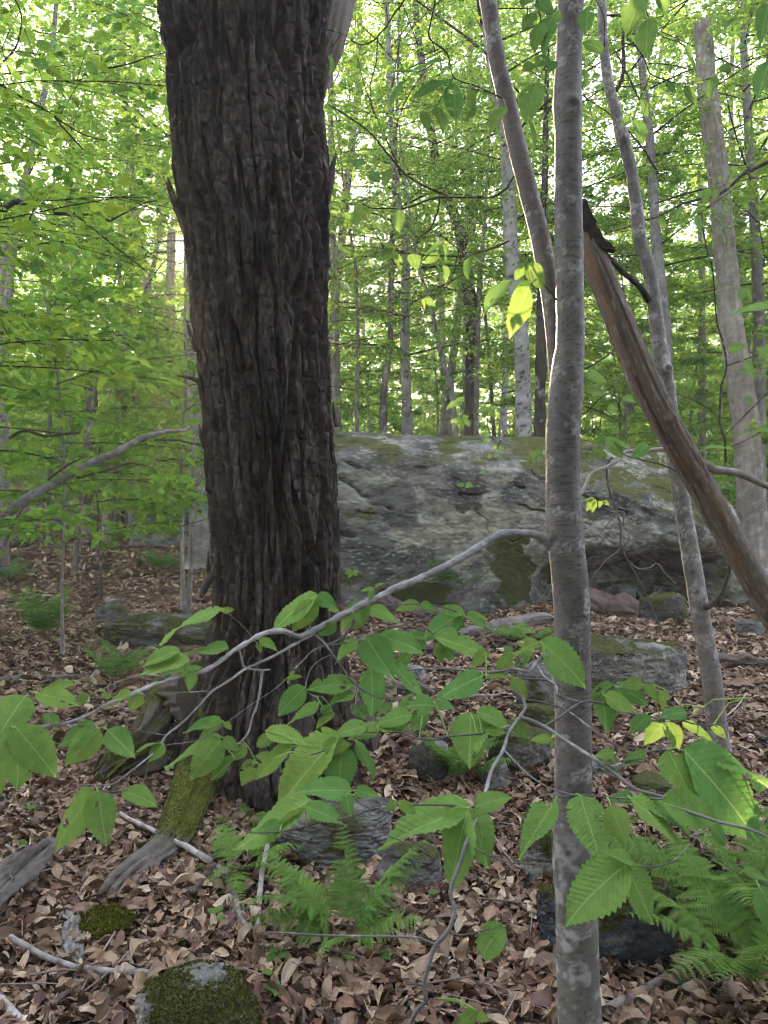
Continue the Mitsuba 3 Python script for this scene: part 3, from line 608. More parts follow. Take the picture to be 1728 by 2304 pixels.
def grow(trunk, trad, zlo, zhi, spread, n_br, n_leaf, leaf, seed, detail=0, twigs=3, tone=0.5, droop=0.15, rise=0.25, limbs=True):
    """branches along a trunk path and the leaves along them. Returns (wood V, F) or None and (leaf V, F, colour)"""
    r = rng(seed)
    wood = Bag(); CC, AX, NN, TN = [], [], [], []
    zt = trunk[:, 2]; o = np.argsort(zt)
    for i in range(n_br):
        u = (i + r.uniform(0, 1)) / n_br
        z = zlo + (zhi - zlo) * u
        base = np.array([np.interp(z, zt[o], trunk[o, k]) for k in range(3)])
        tr_ = np.interp(z, zt[o], trad[o])
        az = i * 2.39996 + r.uniform(-.5, .5)
        ln = spread * (0.55 + 0.45 * math.sin(math.pi * (0.2 + 0.75 * u))) * r.uniform(0.6, 1.15)
        d = np.array([math.cos(az), math.sin(az), rise + 0.5 * max(0, u - .5) + r.uniform(-.15, .15)])
        t = np.linspace(0, 1, 6)
        sd = np.array([-math.sin(az), math.cos(az), 0])
        B = base + np.outer(t, d) * ln + np.outer(np.sin(t * 3 + r.uniform(0, 6)) - np.sin(t[0] * 3), sd) * 0.08 * ln * r.uniform(-1, 1) - np.outer(t ** 2, [0, 0, 1]) * droop * ln
        if limbs: wood.add(*thin(B, np.linspace(min(max(0.005, tr_ * 0.3), 0.006 + 0.006 * ln), 0.003, 6), 4 if twigs > 3 else 3))
        m = int(n_leaf * 1.25) // n_br
        tw = np.sort(r.uniform(0.18, 0.95, twigs * 2))
        for j, a in enumerate(tw):
            b0 = np.array([np.interp(a, t, B[:, k]) for k in range(3)])
            sg = 1 if j % 2 else -1
            l2 = ln * (1.05 - a) * r.uniform(0.35, 0.75)
            dd = unit(d * np.array([1, 1, .4])) * 0.75 + sd * sg * r.uniform(.5, 1.1) + np.array([0, 0, r.uniform(-.25, .2)])
            t2 = np.linspace(0, 1, 4)
            Q = b0 + np.outer(t2, dd) * l2 - np.outer(t2 ** 2, [0, 0, 1]) * 0.12 * l2
            if limbs and twigs > 2: wood.add(*thin(Q, np.linspace(0.003, 0.0014, 4), 3))
            k = max(1, m // (twigs * 2))
            tt = r.uniform(0.05, 1.05, k)
            pos = np.stack([np.interp(tt, t2, Q[:, q]) for q in range(3)], 1) + r.normal(0, 0.035 + 0.05 * l2, (k, 3)) * np.array([1, 1, .9])
            side = r.choice([-1, 1], k)
            ax = unit(dd * 0.7 + np.cross(dd, [0, 0, 1.0]) * side[:, None] * 0.8 + r.normal(0, .35, (k, 3)) + np.array([0, 0, -.25]))
            nn = r.normal(0, .55, (k, 3)) + np.array([0, 0, 1.0]); nn = unit(nn - ax * (nn * ax).sum(1)[:, None])
            CC.append(pos); AX.append(ax); NN.append(nn); TN.append(np.full(k, r.normal(0, 0.6)))
    c, ax, nn, tn = np.vstack(CC), np.vstack(AX), np.vstack(NN), np.concatenate(TN)
    k = keep(c); c, ax, nn, tn = c[k], ax[k], nn[k], tn[k]
    L = leaf * r.uniform(.55, 1.45, len(c)); W = L * r.uniform(.5, .68, len(c))
    q = np.clip((tone + 0.12 * tn + r.normal(0, .16, len(c))) * 4, 0, 3.999)
    col = LEAF_TONES[q.astype(int)] * (1 - (q % 1))[:, None] + LEAF_TONES[np.minimum(q.astype(int) + 1, 4)] * (q % 1)[:, None]
    col = col * r.uniform(.85, 1.3, len(c))[:, None]
    return (wood.mesh() if wood.v else None), leaf_faces(c, ax, nn, L, W, col, detail)

BARKS = dict(speck=dict(base=(.33, .32, .305), dark=(.06, .056, .052), spots=.95, fleck=.2, bands=.15), grey=dict(base=(.25, .24, .225), dark=(.06, .057, .052), spots=.3, fleck=.25, bands=.3),
             brown=dict(base=(.17, .15, .13), dark=(.045, .038, .034), spots=.4, fleck=.1, bands=.2), dark=dict(base=(.085, .075, .068), dark=(.03, .026, .024), spots=.3, fleck=.05, bands=.2),
             snag=dict(base=(.30, .265, .225), dark=(.12, .10, .085), spots=.2, fleck=.3, bands=.0))
def trunk_mesh(pts, rad, d, bark, seed):
    step = max(0.01, 2.2 * d / 770); sides = int(np.clip(2 * np.pi * np.mean(rad) / (1.6 * d / 770), 8, 48))
    fur = bark in ('snag', 'brown', 'dark')
    def dsp(th, s, Pp):
        R = float(np.mean(rad))
        h = R * 0.20 * (fb(Pp * np.array([5, 5, 3]), 3, seed) - 0.5)
        if fur: h = h - R * 0.10 * sst(.5, 1, 1 - np.abs(2 * fb(np.stack([np.cos(th) * 4, np.sin(th) * 4, s * 0.9], -1), 3, seed + 1) - 1) * 2.5)
        return h
    V, F, th, s = tube(pts, rad, sides, step, dsp)
    b = BARKS[bark]
    C = grey_bark(V, th, s, seed, scale=min(1.0, 3.4 / d), **b)
    if fur:
        fl = fb(np.stack([np.cos(th) * 9, np.sin(th) * 9, s * 2.2], -1), 3, seed + 2)
        C = C * (0.62 + 0.75 * fl)[:, None]
    return V, F, C
def traced(name, label, cat, rows, d, bark, seed, up=None, foot=True, crown=None, group=None):
    """a tree whose trunk is traced from the photograph; up: metres it goes on above the last point"""
    pts, rad = trunk_px(rows, d)
    if up:
        dirn = unit(pts[0] - pts[1]); dirn = unit(dirn + np.array([0, 0, .6]))
        pts = np.vstack([[pts[0] + dirn * up], pts]); rad = np.append(rad[0] * 0.45, rad)
    if foot:
        x, y = pts[-1, 0], pts[-1, 1]; g = gz(x, y)
        if pts[-1, 2] > g + .05:
            pts = np.vstack([pts, [x, y, g + .02 + min(.35, .4 * (pts[-1, 2] - g))], [x, y, g - 0.12]]); rad = np.append(rad, [rad[-1] * 1.1, rad[-1] * 1.6])
    k = thing(name, label, cat, group)
    V, F, C = trunk_mesh(pts, rad, d, bark, seed)
    part(k, 'trunk', (V, F), 'm_matte', color=C)
    if crown:
        zlo, zhi, sprd, nb, nl, lf, tone = crown
        w, lv = grow(pts, rad, zlo, zhi, sprd, nb, nl, lf, seed + 1, tone=tone, rise=.3)
        if w: part(k, 'limbs', w, 'm_matte', color=np.broadcast_to((.055, .048, .042), (len(w[0]), 3)))
        part(k, 'crown', lv[:2], 'm_foliage', color=lv[2], smooth=False)
    return k
tr_ = traced
tr_('tree', 'straight pale trunk freckled with dark specks rising behind the boulder, nearest its middle', 'tree', [(878, 200, 14), (882, 278, 15), (888, 382, 18), (895, 462, 20), (911, 521, 20), (913, 590, 20), (911, 768, 21), (916, 962, 25)], 15.5, 'speck', 301, up=5, crown=(4.5, 13, 3.2, 36, 5200, .085, .55))
tr_('tree', 'slender brown forked trunk with a dead limb, just left of the freckled pale trunk', 'tree', [(886, 470, 10), (883, 540, 13), (881, 590, 14), (878, 768, 14), (866, 860, 15), (863, 883, 16), (862, 975, 18)], 15, 'brown', 302, up=4, crown=(6, 12, 2.6, 26, 3600, .085, .6))
tr_('tree', 'very thin dark trunk near the right edge of the thick dark trunk, behind the boulder', 'tree', [(775, 430, 5), (788, 521, 6), (802, 625, 7), (805, 768, 8), (803, 900, 9)], 15, 'brown', 303, up=4, crown=(3.4, 10, 2.4, 24, 3600, .085, .5))
tr_('tree', 'grey trunk mostly hidden against the right edge of the thick dark trunk', 'tree', [(748, 500, 16), (750, 590, 17), (755, 768, 18), (757, 930, 20)], 17, 'grey', 304, up=5, crown=(5, 14, 3, 28, 4200, .09, .5))
tr_('tree', 'sturdy dark trunk with a pale stripe behind the boulder, left of the freckled pair', 'tree', [(975, 330, 20), (986, 392, 21), (1000, 430, 23), (1034, 521, 25), (1052, 625, 28), (1062, 768, 30), (1060, 970, 31)], 17, 'dark', 305, up=5, crown=(6, 15, 3.5, 34, 5200, .09, .6))
tr_('tree', 'pale leaning trunk that meets the sturdy dark trunk low down', 'tree', [(1090, 500, 9), (1084, 573, 11), (1077, 680, 13), (1074, 780, 13), (1070, 965, 15)], 16.9, 'grey', 306, up=3, crown=(6, 12, 2.2, 20, 2600, .09, .6))
tr_('tree', 'bluish upper trunk seen through a bright gap in the leaves', 'tree', [(1057, 180, 14), (1055, 306, 17), (1055, 430, 18), (1052, 600, 19), (1050, 900, 21)], 24, 'grey', 307, up=5, crown=(9, 18, 4, 34, 4800, .11, .65))
tr_('tree', 'pale freckled trunk just left of the foreground beech, behind the boulder', 'tree', [(1080, -60, 24), (1100, 80, 26), (1110, 150, 27), (1138, 295, 29), (1145, 451, 31), (1152, 590, 32), (1173, 768, 33), (1178, 990, 37)], 13.2, 'speck', 308, up=4, crown=(6.5, 14, 3.4, 34, 5000, .085, .6))
tr_('tree', 'thin curved trunk between the freckled trunk and the sturdy dark one', 'tree', [(925, 500, 6), (944, 608, 8), (968, 677, 9), (986, 768, 9), (993, 800, 10), (1017, 883, 11), (1024, 980, 12)], 14.5, 'grey', 309, up=3, crown=(4, 9, 2.4, 22, 3400, .085, .5))
tr_('tree', 'dark trunk showing between the pale freckled trunk and the foreground beech', 'tree', [(1222, 560, 18), (1218, 700, 22), (1216, 860, 25), (1214, 985, 27)], 14, 'dark', 310, up=6, crown=(6, 13, 3, 26, 3800, .085, .5))
tr_('snag', 'tall weathered grey dead trunk with a broken top near the right edge', 'dead tree', [(1581, 50, 37), (1584, 90, 40), (1589, 174, 41), (1600, 278, 44), (1614, 382, 46), (1628, 521, 48), (1638, 642, 50), (1650, 768, 53), (1664, 850, 56), (1676, 942, 58), (1690, 1115, 62), (1697, 1271, 70), (1700, 1300, 90)], 12.5, 'snag', 311)
tr_('tree', 'pale grey trunk directly behind the slim knotted trunk', 'tree', [(1445, 160, 16), (1457, 270, 18), (1464, 330, 19), (1475, 520, 22), (1494, 700, 24), (1499, 768, 26), (1497, 960, 28)], 12.8, 'grey', 312, up=4, crown=(5.5, 12, 3, 30, 4600, .085, .65))
tr_('snag', 'slim faded dead trunk far behind between the slim knotted trunk and the broken grey one', 'dead tree', [(1575, 380, 14), (1577, 500, 15), (1578, 620, 16), (1580, 800, 17)], 22, 'snag', 313)
tr_('tree', 'slim grey trunk at the left edge bending right towards its top', 'tree', [(122, 60, 10), (115, 132, 11), (100, 208, 12), (80, 295, 13), (62, 380, 14), (45, 451, 15), (35, 520, 16), (26, 590, 17), (16, 720, 19), (6, 900, 21), (0, 1000, 22), (-4, 1240, 26)], 12, 'speck', 314, up=4, crown=(5.5, 11, 3, 28, 4200, .08, .6))
tr_('snag', 'broken pale stump of a trunk at the left edge beside the bending grey tree', 'dead tree', [(16, 502, 5), (15, 540, 14), (12, 590, 20), (10, 700, 23), (8, 800, 25), (6, 960, 26), (4, 1250, 32)], 12.6, 'snag', 315)
tr_('tree', 'brown trunk with a swollen knot, second large trunk from the left edge', 'tree', [(160, 380, 12), (158, 430, 14), (160, 486, 15), (166, 560, 17), (177, 694, 20), (187, 768, 24), (196, 830, 29), (206, 860, 31), (205, 903, 27), (202, 1000, 27), (201, 1115, 30), (201, 1222, 36)], 19, 'brown', 316, up=5, crown=(8, 16, 3.6, 34, 4800, .09, .6))
tr_('tree', 'thin grey trunk left of the swollen brown trunk', 'tree', [(116, 560, 7), (111, 660, 8), (113, 768, 9), (112, 900, 10), (110, 1220, 12)], 20, 'grey', 317, up=4, crown=(7, 13, 2.6, 22, 3200, .09, .5))
tr_('tree', 'grey leaning trunk in the left background with a bright halo of leaves', 'tree', [(352, 560, 10), (345, 600, 11), (333, 642, 12), (326, 700, 13), (323, 768, 14), (312, 830, 14), (305, 870, 15), (298, 1215, 18)], 21, 'grey', 318, up=4, crown=(8, 15, 3, 26, 3800, .095, .6))
tr_('snag', 'pale tan dead trunk left of the thick dark trunk, in the sun glare', 'dead tree', [(386, 520, 19), (385, 590, 21), (382, 768, 23), (378, 800, 23), (371, 914, 24), (365, 966, 25), (360, 1215, 28)], 20, 'snag', 319)
tr_('tree', 'grey trunk with fine scaly bark peeking out left of the thick dark trunk', 'tree', [(437, 560, 34), (437, 768, 36), (443, 900, 39), (448, 976, 41), (448, 1100, 43), (448, 1220, 47), (447, 1268, 60)], 13.5, 'grey', 320, up=5, crown=(6, 13, 3, 30, 4400, .085, .55))
tr_('tree', 'dark short-looking trunk among the leaves between two brown trunks, left side', 'tree', [(290, 640, 17), (284, 760, 19), (278, 880, 22), (272, 1000, 23), (268, 1215, 27)], 23, 'dark', 321, up=6, crown=(8, 16, 3.4, 28, 3800, .1, .5))
tr_('snag', 'pale leaning dead stub with a rotten brown foot on the left forest floor', 'dead tree', [(262, 990, 14), (254, 1050, 17), (246, 1115, 21), (241, 1190, 24), (240, 1224, 28)], 18.5, 'snag', 322)
tr_('tree', 'thin dark bare sapling stem standing on a low mound, left', 'sapling', [(205, 1060, 4), (222, 1150, 5), (226, 1230, 6), (227, 1290, 8)], 10, 'dark', 323)
tr_('tree', 'faint grey trunk far back right of the pale leaning stub, left side', 'tree', [(268, 700, 11), (266, 900, 13), (264, 1115, 15), (264, 1205, 18)], 22, 'grey', 324, up=5, crown=(7, 14, 3, 24, 3200, .1, .5))
# saplings and trees that only show as foliage and thin stems
def sapling(name, label, x, y, h, r0, zlo, zhi, spread, nb, nl, leaf, seed, tone=.5, detail=0, bark='grey', group=None, twigs=3, lean=None, droop=.15, rise=.22):
    r = rng(seed)
    g = float(gz(x, y))
    lx_, ly_ = (r.normal(0, .05, 2) if lean is None else lean)
    t = np.linspace(0, 1, 7)
    pts = np.stack([x + lx_ * h * t + .03 * h * np.sin(t * 5 + r.uniform(0, 6)) * t, y + ly_ * h * t + .02 * h * np.sin(t * 4 + r.uniform(0, 6)) * t, g - .1 + (h + .1) * t], 1)
    rad = r0 * (1 - .8 * t) + .004; rad[0] *= 1.5
    k = thing(name, label, 'tree' if r0 > .05 else 'sapling', group)
    V, F, C = trunk_mesh(pts, rad, max(y, 4), bark, seed)
    part(k, 'trunk', (V, F), 'm_matte', color=C)
    w, lv = grow(pts, rad, g + zlo, g + zhi, spread, nb, nl, leaf, seed + 1, detail=detail, tone=tone, twigs=twigs, droop=droop, rise=rise)
    if w: part(k, 'limbs', w, 'm_matte', color=np.broadcast_to((.06, .052, .045), (len(w[0]), 3)))
    part(k, 'crown', lv[:2], 'm_foliage', color=lv[2], smooth=False)
    return k
# near ones whose leaves can be told apart
NEAR = [('leafy sapling at the left with broad dark green leaves below the big slanting bough', -2.75, 6.6, 3.3, .012, 0.9, 3.0, 1.5, 20, 1500, .095, .25),
        ('sapling with drooping green leaves over the slanting bough, left of the thick trunk', -1.95, 7.6, 3.0, .012, 1.0, 2.9, 1.2, 18, 1300, .09, .3),
        ('young tree spreading yellow-green leaves across the upper left corner', -3.5, 5.6, 6.2, .03, 2.3, 5.4, 2.5, 26, 2300, .095, .75),
        ('young tree with lit yellow leaves just left of the thick trunk, high up', -2.0, 7.8, 7.5, .018, 2.6, 6.4, 1.7, 28, 2600, .09, .85),
        ('bushy young tree at the left edge reaching in with green leaves', -4.7, 8.2, 5.5, .03, 1.1, 5.0, 1.9, 28, 2800, .085, .4),
        ('leafy sapling at the right edge in front of the broken grey trunk', 4.95, 7.6, 4.2, .022, 1.9, 4.0, 1.2, 22, 1500, .09, .5),
        ('young tree whose bright leaves fill the gap right of the slim knotted trunk', 5.0, 15.0, 6.0, .03, 2.9, 5.8, 1.8, 26, 2600, .085, .7),
        ('sapling with fresh green leaves at the right edge behind the broken grey trunk', 6.9, 11.5, 4.5, .02, 1.8, 4.2, 1.7, 24, 2400, .085, .5),
        ('young tree with broad yellow-green leaves filling the left edge high up', -3.4, 5.2, 6.0, .025, 2.2, 5.6, 2.3, 26, 2600, .095, .7),
        ('young tree with green leaves between the upper left corner and the thick trunk', -2.3, 8.8, 8.5, .018, 3.2, 8.0, 1.9, 30, 3000, .09, .6),
        ('sparse young tree with yellow leaves above the middle of the boulder', 1.2, 19.0, 6.5, .03, 3.0, 6.4, 2.0, 26, 2600, .085, .85)]
for i, a in enumerate(NEAR):
    sapling('leafy_sapling', a[0], *a[1:11], 900 + 7 * i, tone=a[11], detail=1 if a[2] < 9 else 0, twigs=4)
# the understory further back
r = rng(5)
spots = []
tries = 0
while len(spots) < 72 and tries < 20000:
    tries += 1
    y = 12.5 + 40 * r.random() ** 1.15
    x = r.uniform(-.60, .60) * y + r.uniform(-1.5, 1.5)
    if -2.0 < x < 7.5 and y < 14.2: continue
    if -1.6 < x < 3.6 and y < 18.5: continue
    if y < 16 and (r.random() < .45): continue
    if all((x - a) ** 2 + (y - b) ** 2 > (1.0 + .045 * y) ** 2 for a, b in spots): spots.append((x, y))
for i, (x, y) in enumerate(spots):
    tall = i % 5 == 0 and y > 22
    lf = .08 + .0016 * (y - 12)
    tone = float(np.clip(r.normal(.66, .17), .25, .95))
    if tall:
        h = r.uniform(13, 19)
        sapling('background_tree', 'thin-stemmed forest tree with yellow-green leaves high among the other background trees', x, y, h, r.uniform(.06, .12), h * .22, h * .96, r.uniform(3.0, 4.2), 34, 9500, lf * 1.2, 2000 + 5 * i, tone=tone, bark=['grey', 'brown', 'dark', 'speck'][i % 4], group='tall trees in the far background')
    else:
        h = r.uniform(5, 9)
        sapling('understory_tree', 'young understory tree with layered light green leaves in the far background', x, y, h, r.uniform(.02, .045), .5 + .02 * y, h * .97, r.uniform(2.2, 3.4), 26, 8200, lf * 1.1,  2000 + 5 * i, tone=tone, bark=['grey', 'brown', 'dark'][i % 3], group='young understory trees in the far background', twigs=3 if y < 20 else 2)
# high crowns over the clearing's edge, rooted outside the frame, that shade it
for i, (x, y, h, zl, sp_) in enumerate([(-7.5, 9.5, 15, 5.0, 4.2), (9.8, 8.5, 15, 6, 4.0), (-9.0, 16, 17, 4, 4.5), (-6.0, 21, 19, 5, 4.5), (-3.2, 30, 22, 6, 5.0), (-11, 26, 19, 4, 5), (-14, 36, 22, 4, 6), (-7, 42, 24, 5, 6), (9, 15, 17, 4, 4.5), (13, 22, 19, 4, 5), (8, 25, 19, 4, 5), (15, 33, 22, 4, 6), (2.5, 27, 19, 5, 4.5), (6, 38, 23, 5, 6), (1.5, 22, 19, 6.5, 4.5), (4.5, 19, 17, 6, 4), (8.5, 18.5, 15, 4.5, 4), (12, 16, 17, 4, 5), (7, 14.5, 12, 5, 3.2), (-1.5, 20, 18, 7, 4)]):
    sapling('shade_tree', ['tall leafy tree at the left whose boughs hang into the upper left corner', 'tall leafy tree at the right whose boughs hang into the upper right corner'][i] if i < 2 else ['tall full-crowned tree in the background on the sunny left side', 'tall full-crowned tree in the background on the right side'][i >= 8],
            x, y, h, .15, zl, h, sp_, 46, 10500, .10 + .001 * y, 2600 + 5 * i, tone=.6, group=None if i < 2 else ['full-crowned trees towards the sun', 'full-crowned trees on the right'][i >= 8], bark='grey')
# the far woods: one leafy mass on the rising slope
n = 110000
y = 52 + 45 * r.random(n); x = r.uniform(-1, 1, n) * (.62 * y + 6); zz_ = gz(x, y) + 19 * r.random(n) ** 1.25
dens = fb(np.stack([x * .22, y * .1, zz_ * .3], -1), 3, 71)
s = dens > .36; c = np.stack([x, y, zz_], 1)[s]; c = c[keep(c)]
n = len(c); ax = unit(r.normal(0, 1, (n, 3)) * np.array([1, 1, .5])); nn = r.normal(0, .5, (n, 3)) + np.array([0, 0, 1.]); nn = unit(nn - ax * (nn * ax).sum(1)[:, None])
q = r.integers(0, 4, n); L = r.uniform(.42, .8, n)
v, f, cc = leaf_faces(c, ax, nn, L, L * .6, LEAF_TONES[q] * r.uniform(.8, 1.2, n)[:, None], 0)
k = thing('far_woods', 'far-off green wooded slope closing the view behind all the trees', None, kind='stuff')
put(k, (v, f), 'm_foliage', color=cc, smooth=False)

# the slanting bough at the left, the low bare stem beside it, and the horizontal bough above
def bough(name, label, cat, pts, ws, d, seed, d1=None, bark='grey'):
    q = [px(*p) for p in pts]; dd = np.linspace(d, d1 or d, len(q))
    p3 = np.array([P(x, y, z) for (x, y), z in zip(q, dd)]); rr = np.array(ws) / 2 / FOC * dd
    V, F, C = trunk_mesh(p3, rr, d * .6, bark, seed)
    k = thing(name, label, cat); part(k, 'stem', (V, F), 'm_matte', color=C)
    return k, p3
bg, _ = bough('bent_bough', 'grey fallen bough slanting up from the left edge towards the thick dark trunk', 'branch', [('J', -300, 1290), ('J', -120, 1215), ('J', 0, 1160), ('J', 90, 1085), ('J', 190, 1005), ('J', 300, 950), ('J', 480, 855), ('J', 600, 780), ('J', 720, 735), ('J', 820, 680), ('J', 900, 640), ('J', 1000, 605), ('J', 1080, 585), ('J', 1170, 580), ('J', 1235, 560)], [26, 25, 24, 23, 21, 20, 18, 15, 16, 14, 14, 12, 9, 7, 5], 5.6, 401, 6.2)
for pts, w0, w1 in (([('J', 310, 900), ('J', 400, 830), ('J', 500, 770), ('J', 560, 745)], 6, 3), ([('J', 500, 885), ('J', 700, 835), ('J', 850, 790), ('J', 960, 810), ('J', 1030, 880)], 6, 3), ([('J', 1000, 640), ('J', 1130, 640), ('J', 1240, 660), ('J', 1320, 680)], 5, 4),
                    ([('J', 60, 630), ('J', 170, 580), ('J', 300, 615), ('J', 430, 600), ('J', 520, 590)], 8, 4), ([('J', 440, 930), ('J', 490, 1000), ('J', 520, 1030)], 4, 2)):
    limb(bg, 'twig', pts, w0, w1, 5.8, 402, (.09, .08, .07))
bough('bare_stem', 'thin pale stem standing at the left edge in front of the mossy fallen logs', 'sapling', [('J', 0, 1450), ('J', 25, 1330), ('J', 60, 1240), ('J', 90, 1170), ('J', 150, 1080), ('J', 210, 1020), ('J', 260, 960)], [9, 8, 7, 7, 6, 5, 4], 7.5, 403)
bg2, _ = bough('high_bough', 'dark crooked bough crossing the upper left among yellow-green leaves', 'branch', [('G', -250, 1480), ('G', 0, 1370), ('G', 60, 1330), ('G', 110, 1305), ('G', 200, 1325), ('G', 290, 1330), ('G', 340, 1365), ('G', 385, 1385), ('G', 480, 1385), ('G', 600, 1395), ('G', 720, 1435)], [14, 13, 12, 12, 10, 10, 9, 8, 7, 5, 4], 5.2, 404, bark='dark')
for pts, w0, w1 in (([('G', 480, 1385), ('G', 600, 1480), ('G', 760, 1610), ('G', 900, 1720), ('G', 980, 1790)], 4, 2), ([('G', 720, 1430), ('G', 830, 1370), ('G', 960, 1310), ('G', 1020, 1300)], 4, 2), ([('G', 230, 1330), ('G', 180, 1450), ('G', 130, 1560)], 4, 2),
                    ([('G', 0, 550), ('G', 160, 640), ('G', 330, 740), ('G', 430, 850), ('G', 540, 970)], 5, 3), ([('G', 330, 740), ('G', 450, 820), ('G', 560, 880), ('G', 720, 910)], 4, 2), ([('G', 20, 400), ('G', 120, 260), ('G', 140, 130), ('G', 100, 0)], 4, 3), ([('G', 700, 440), ('G', 850, 410), ('G', 960, 370), ('G', 1070, 340)], 4, 2)):
    limb(bg2, 'twig', pts, w0, w1, 5.2, 405, (.05, .045, .04))

# logs and rotten wood on the ground
def rot_log(name, label, a, b, wpx, seed, col=((.07, .055, .045), (.22, .185, .155)), lift=.62, amp=1.0, cat='log', taper=1.0, moss=0.0):
    A, B = hit(*px(*a)), hit(*px(*b))
    rA = wpx / 2 / FOC * A[1]; rB = rA * taper
    A = A + np.array([0, rA * .5, 0]); B = B + np.array([0, rB * .5, 0])
    A[2] = gz(A[0], A[1]) + rA * lift; B[2] = gz(B[0], B[1]) + rB * lift
    t = np.linspace(0, 1, 6)[:, None]
    pts = A * (1 - t) + B * t; r = rng(seed); pts += r.normal(0, rA * .22, pts.shape) * (t * (1 - t) * 4)
    rr = rA * (1 - t[:, 0]) + rB * t[:, 0]; rr = rr * np.array([.55, 1, 1, 1, .95, .5])
    def dsp(th, s, Pp):
        f = fb(np.stack([np.cos(th) * 4, np.sin(th) * 4, s * 1.6 / max(rA * 8, .2)], -1), 3, seed)
        return amp * rA * (.9 * (f - .5) - .35 * sst(.8, 1, 1 - np.abs(2 * f - 1) * 2.5) + .3 * (nz(Pp * 35, seed + 1) - .5))
    V, F, th, s = tube(pts, rr, 28, max(.012, rA * .25), dsp)
    g = fb(np.stack([np.cos(th) * 7, np.sin(th) * 7, s * 5], -1), 3, seed + 2)
    c = lerp(col[0], col[1], g) * (.7 + .6 * nz(V * 60, seed + 3))[:, None]
    if moss: c = moss_coat(V, F, c, sst(.5, .65, fb(V * 7, 3, seed + 4) + moss - .3), seed)
    k = thing(name, label, cat); put(k, (V, F), 'm_bark', color=c)
    return k
GR = ((.09, .08, .07), (.27, .245, .22))
rot_log('fallen_log', 'thick rotting reddish-brown log lying at the foot of the huge boulder, right of the beech', ('C', 440, 225), ('C', 830, 285), 62, 501, ((.05, .036, .03), (.20, .15, .125)))
rot_log('fallen_log', 'long weathered grey-brown log lying behind the leafy branch, left of the beech', ('B', 1230, 420), ('C', 270, 300), 38, 502, GR)
rot_log('fallen_log', 'dark brown log stretch below the boulder, right beside the thick trunk', ('B', 540, 130), ('B', 960, 240), 34, 503, ((.05, .04, .034), (.17, .135, .115)))
rot_log('fallen_log', 'short broken log behind the leaves in the middle', ('B', 960, 240), ('B', 1200, 300), 34, 504, ((.06, .045, .038), (.19, .15, .12)))
rot_log('fallen_log', 'pale mossy fallen log at the left edge, far back', ('J', -60, 1365), ('J', 330, 1300), 26, 505, GR, moss=.3)
rot_log('fallen_log', 'reddish rotten log at the left edge just below the pale mossy one', ('J', -40, 1430), ('J', 250, 1405), 20, 506, ((.06, .04, .03), (.2, .13, .09)))
rot_log('fallen_log', 'split grey log lying flat at the left edge behind the green leaves', ('A', -40, 690), ('A', 600, 665), 18, 507, GR)
rot_log('fallen_log', 'half-decayed brown log in the leaves at the right edge', ('C', 1310, 560), ('C', 1690, 590), 30, 508, ((.06, .045, .038), (.2, .16, .13)))
rot_log('fallen_log', 'grey smooth log end behind the big leaves in the centre', ('B', 830, 740), ('B', 1150, 790), 40, 509, GR, taper=.7)
rot_log('fallen_log', 'dark log lying behind the two leafy sprays in the centre', ('B', 990, 510), ('B', 1250, 470), 22, 510, ((.045, .038, .033), (.13, .11, .095)))
rot_log('fallen_log', 'small dark log on the leaf litter left of the thick trunk, far back', ('J', 560, 1500), ('J', 720, 1470), 14, 511, ((.035, .03, .026), (.09, .075, .065)))
rot_log('bark_slab', 'upright slab of crumbling grey rotten wood in the leaves, lower left', ('D', 400, 930), ('D', 500, 1230), 46, 512, ((.10, .095, .088), (.34, .325, .305)), lift=.05, amp=1.3, cat='wood')
rot_log('rotten_wood', 'splintered grey rotten wood chunk leaning under the huge boulder', ('L', 980, 1620), ('L', 860, 1760), 20, 513, GR, cat='wood', amp=1.4, lift=.9)
rot_log('rotten_wood', 'crumbled brown wood heap beside the slim knotted trunk under the boulder', ('L', 880, 1590), ('L', 1150, 1570), 18, 514, ((.06, .048, .04), (.2, .165, .14)), cat='wood', amp=1.4, lift=.8)
rot_log('rotten_wood', 'flat brown wood fragment lying below the mossy block right of the beech', ('L', 900, 1790), ('L', 1100, 1760), 13, 515, ((.07, .055, .046), (.22, .18, .15)), cat='wood')
rot_log('rotten_wood', 'pale upright wood splinter between the two mossy stones under the boulder', ('C', 800, 80), ('C', 850, 190), 9, 516, ((.2, .19, .17), (.4, .38, .35)), cat='wood', lift=2.2)
rot_log('wood_chip', 'flat pale split board of wood with bark edge near the left edge', ('D', 20, 195), ('D', 200, 285), 15, 517, ((.26, .2, .16), (.5, .42, .35)), cat='wood', amp=.4)
# sticks
def stick(label, pts, w0, w1, seed, base=(.2, .185, .165), lift=.012, name='stick', raise_=None):
    p3 = []
    for i, p in enumerate(pts):
        h = hit(*px(*p), off=.0).copy(); h[2] = gz(h[0], h[1]) + lift + (raise_[i] if raise_ else 0); p3.append(h)
    p3 = np.array(p3); rr = np.linspace(w0, w1, len(pts)) / 2 / FOC * p3[:, 1]
    V, F, th, s = tube(p3, rr, 12, .006 * p3[0, 1] / 2, lambda th, s, Pp: np.mean(rr) * .5 * (fb(Pp * 55, 3, seed) - .5))
    g = fb(V * 45, 3, seed); s2 = sst(.55, .66, fb(V * 30, 3, seed + 1))
    c = lerp(np.asarray(base) * .5, np.asarray(base) * 1.4, g); c = lerp(c, np.asarray(base) * .3, s2 * .6)
    k = thing(name, label, 'stick'); put(k, (V, F), 'm_matte', color=c)
stick('bare whitish stick with a peeled tip lying below the mossy root', [('D', 780, 305), ('D', 880, 365), ('D', 1010, 430), ('D', 1110, 480), ('D', 1200, 520), ('D', 1290, 575), ('D', 1360, 625)], 9, 15, 601, (.42, .39, .36), .05)
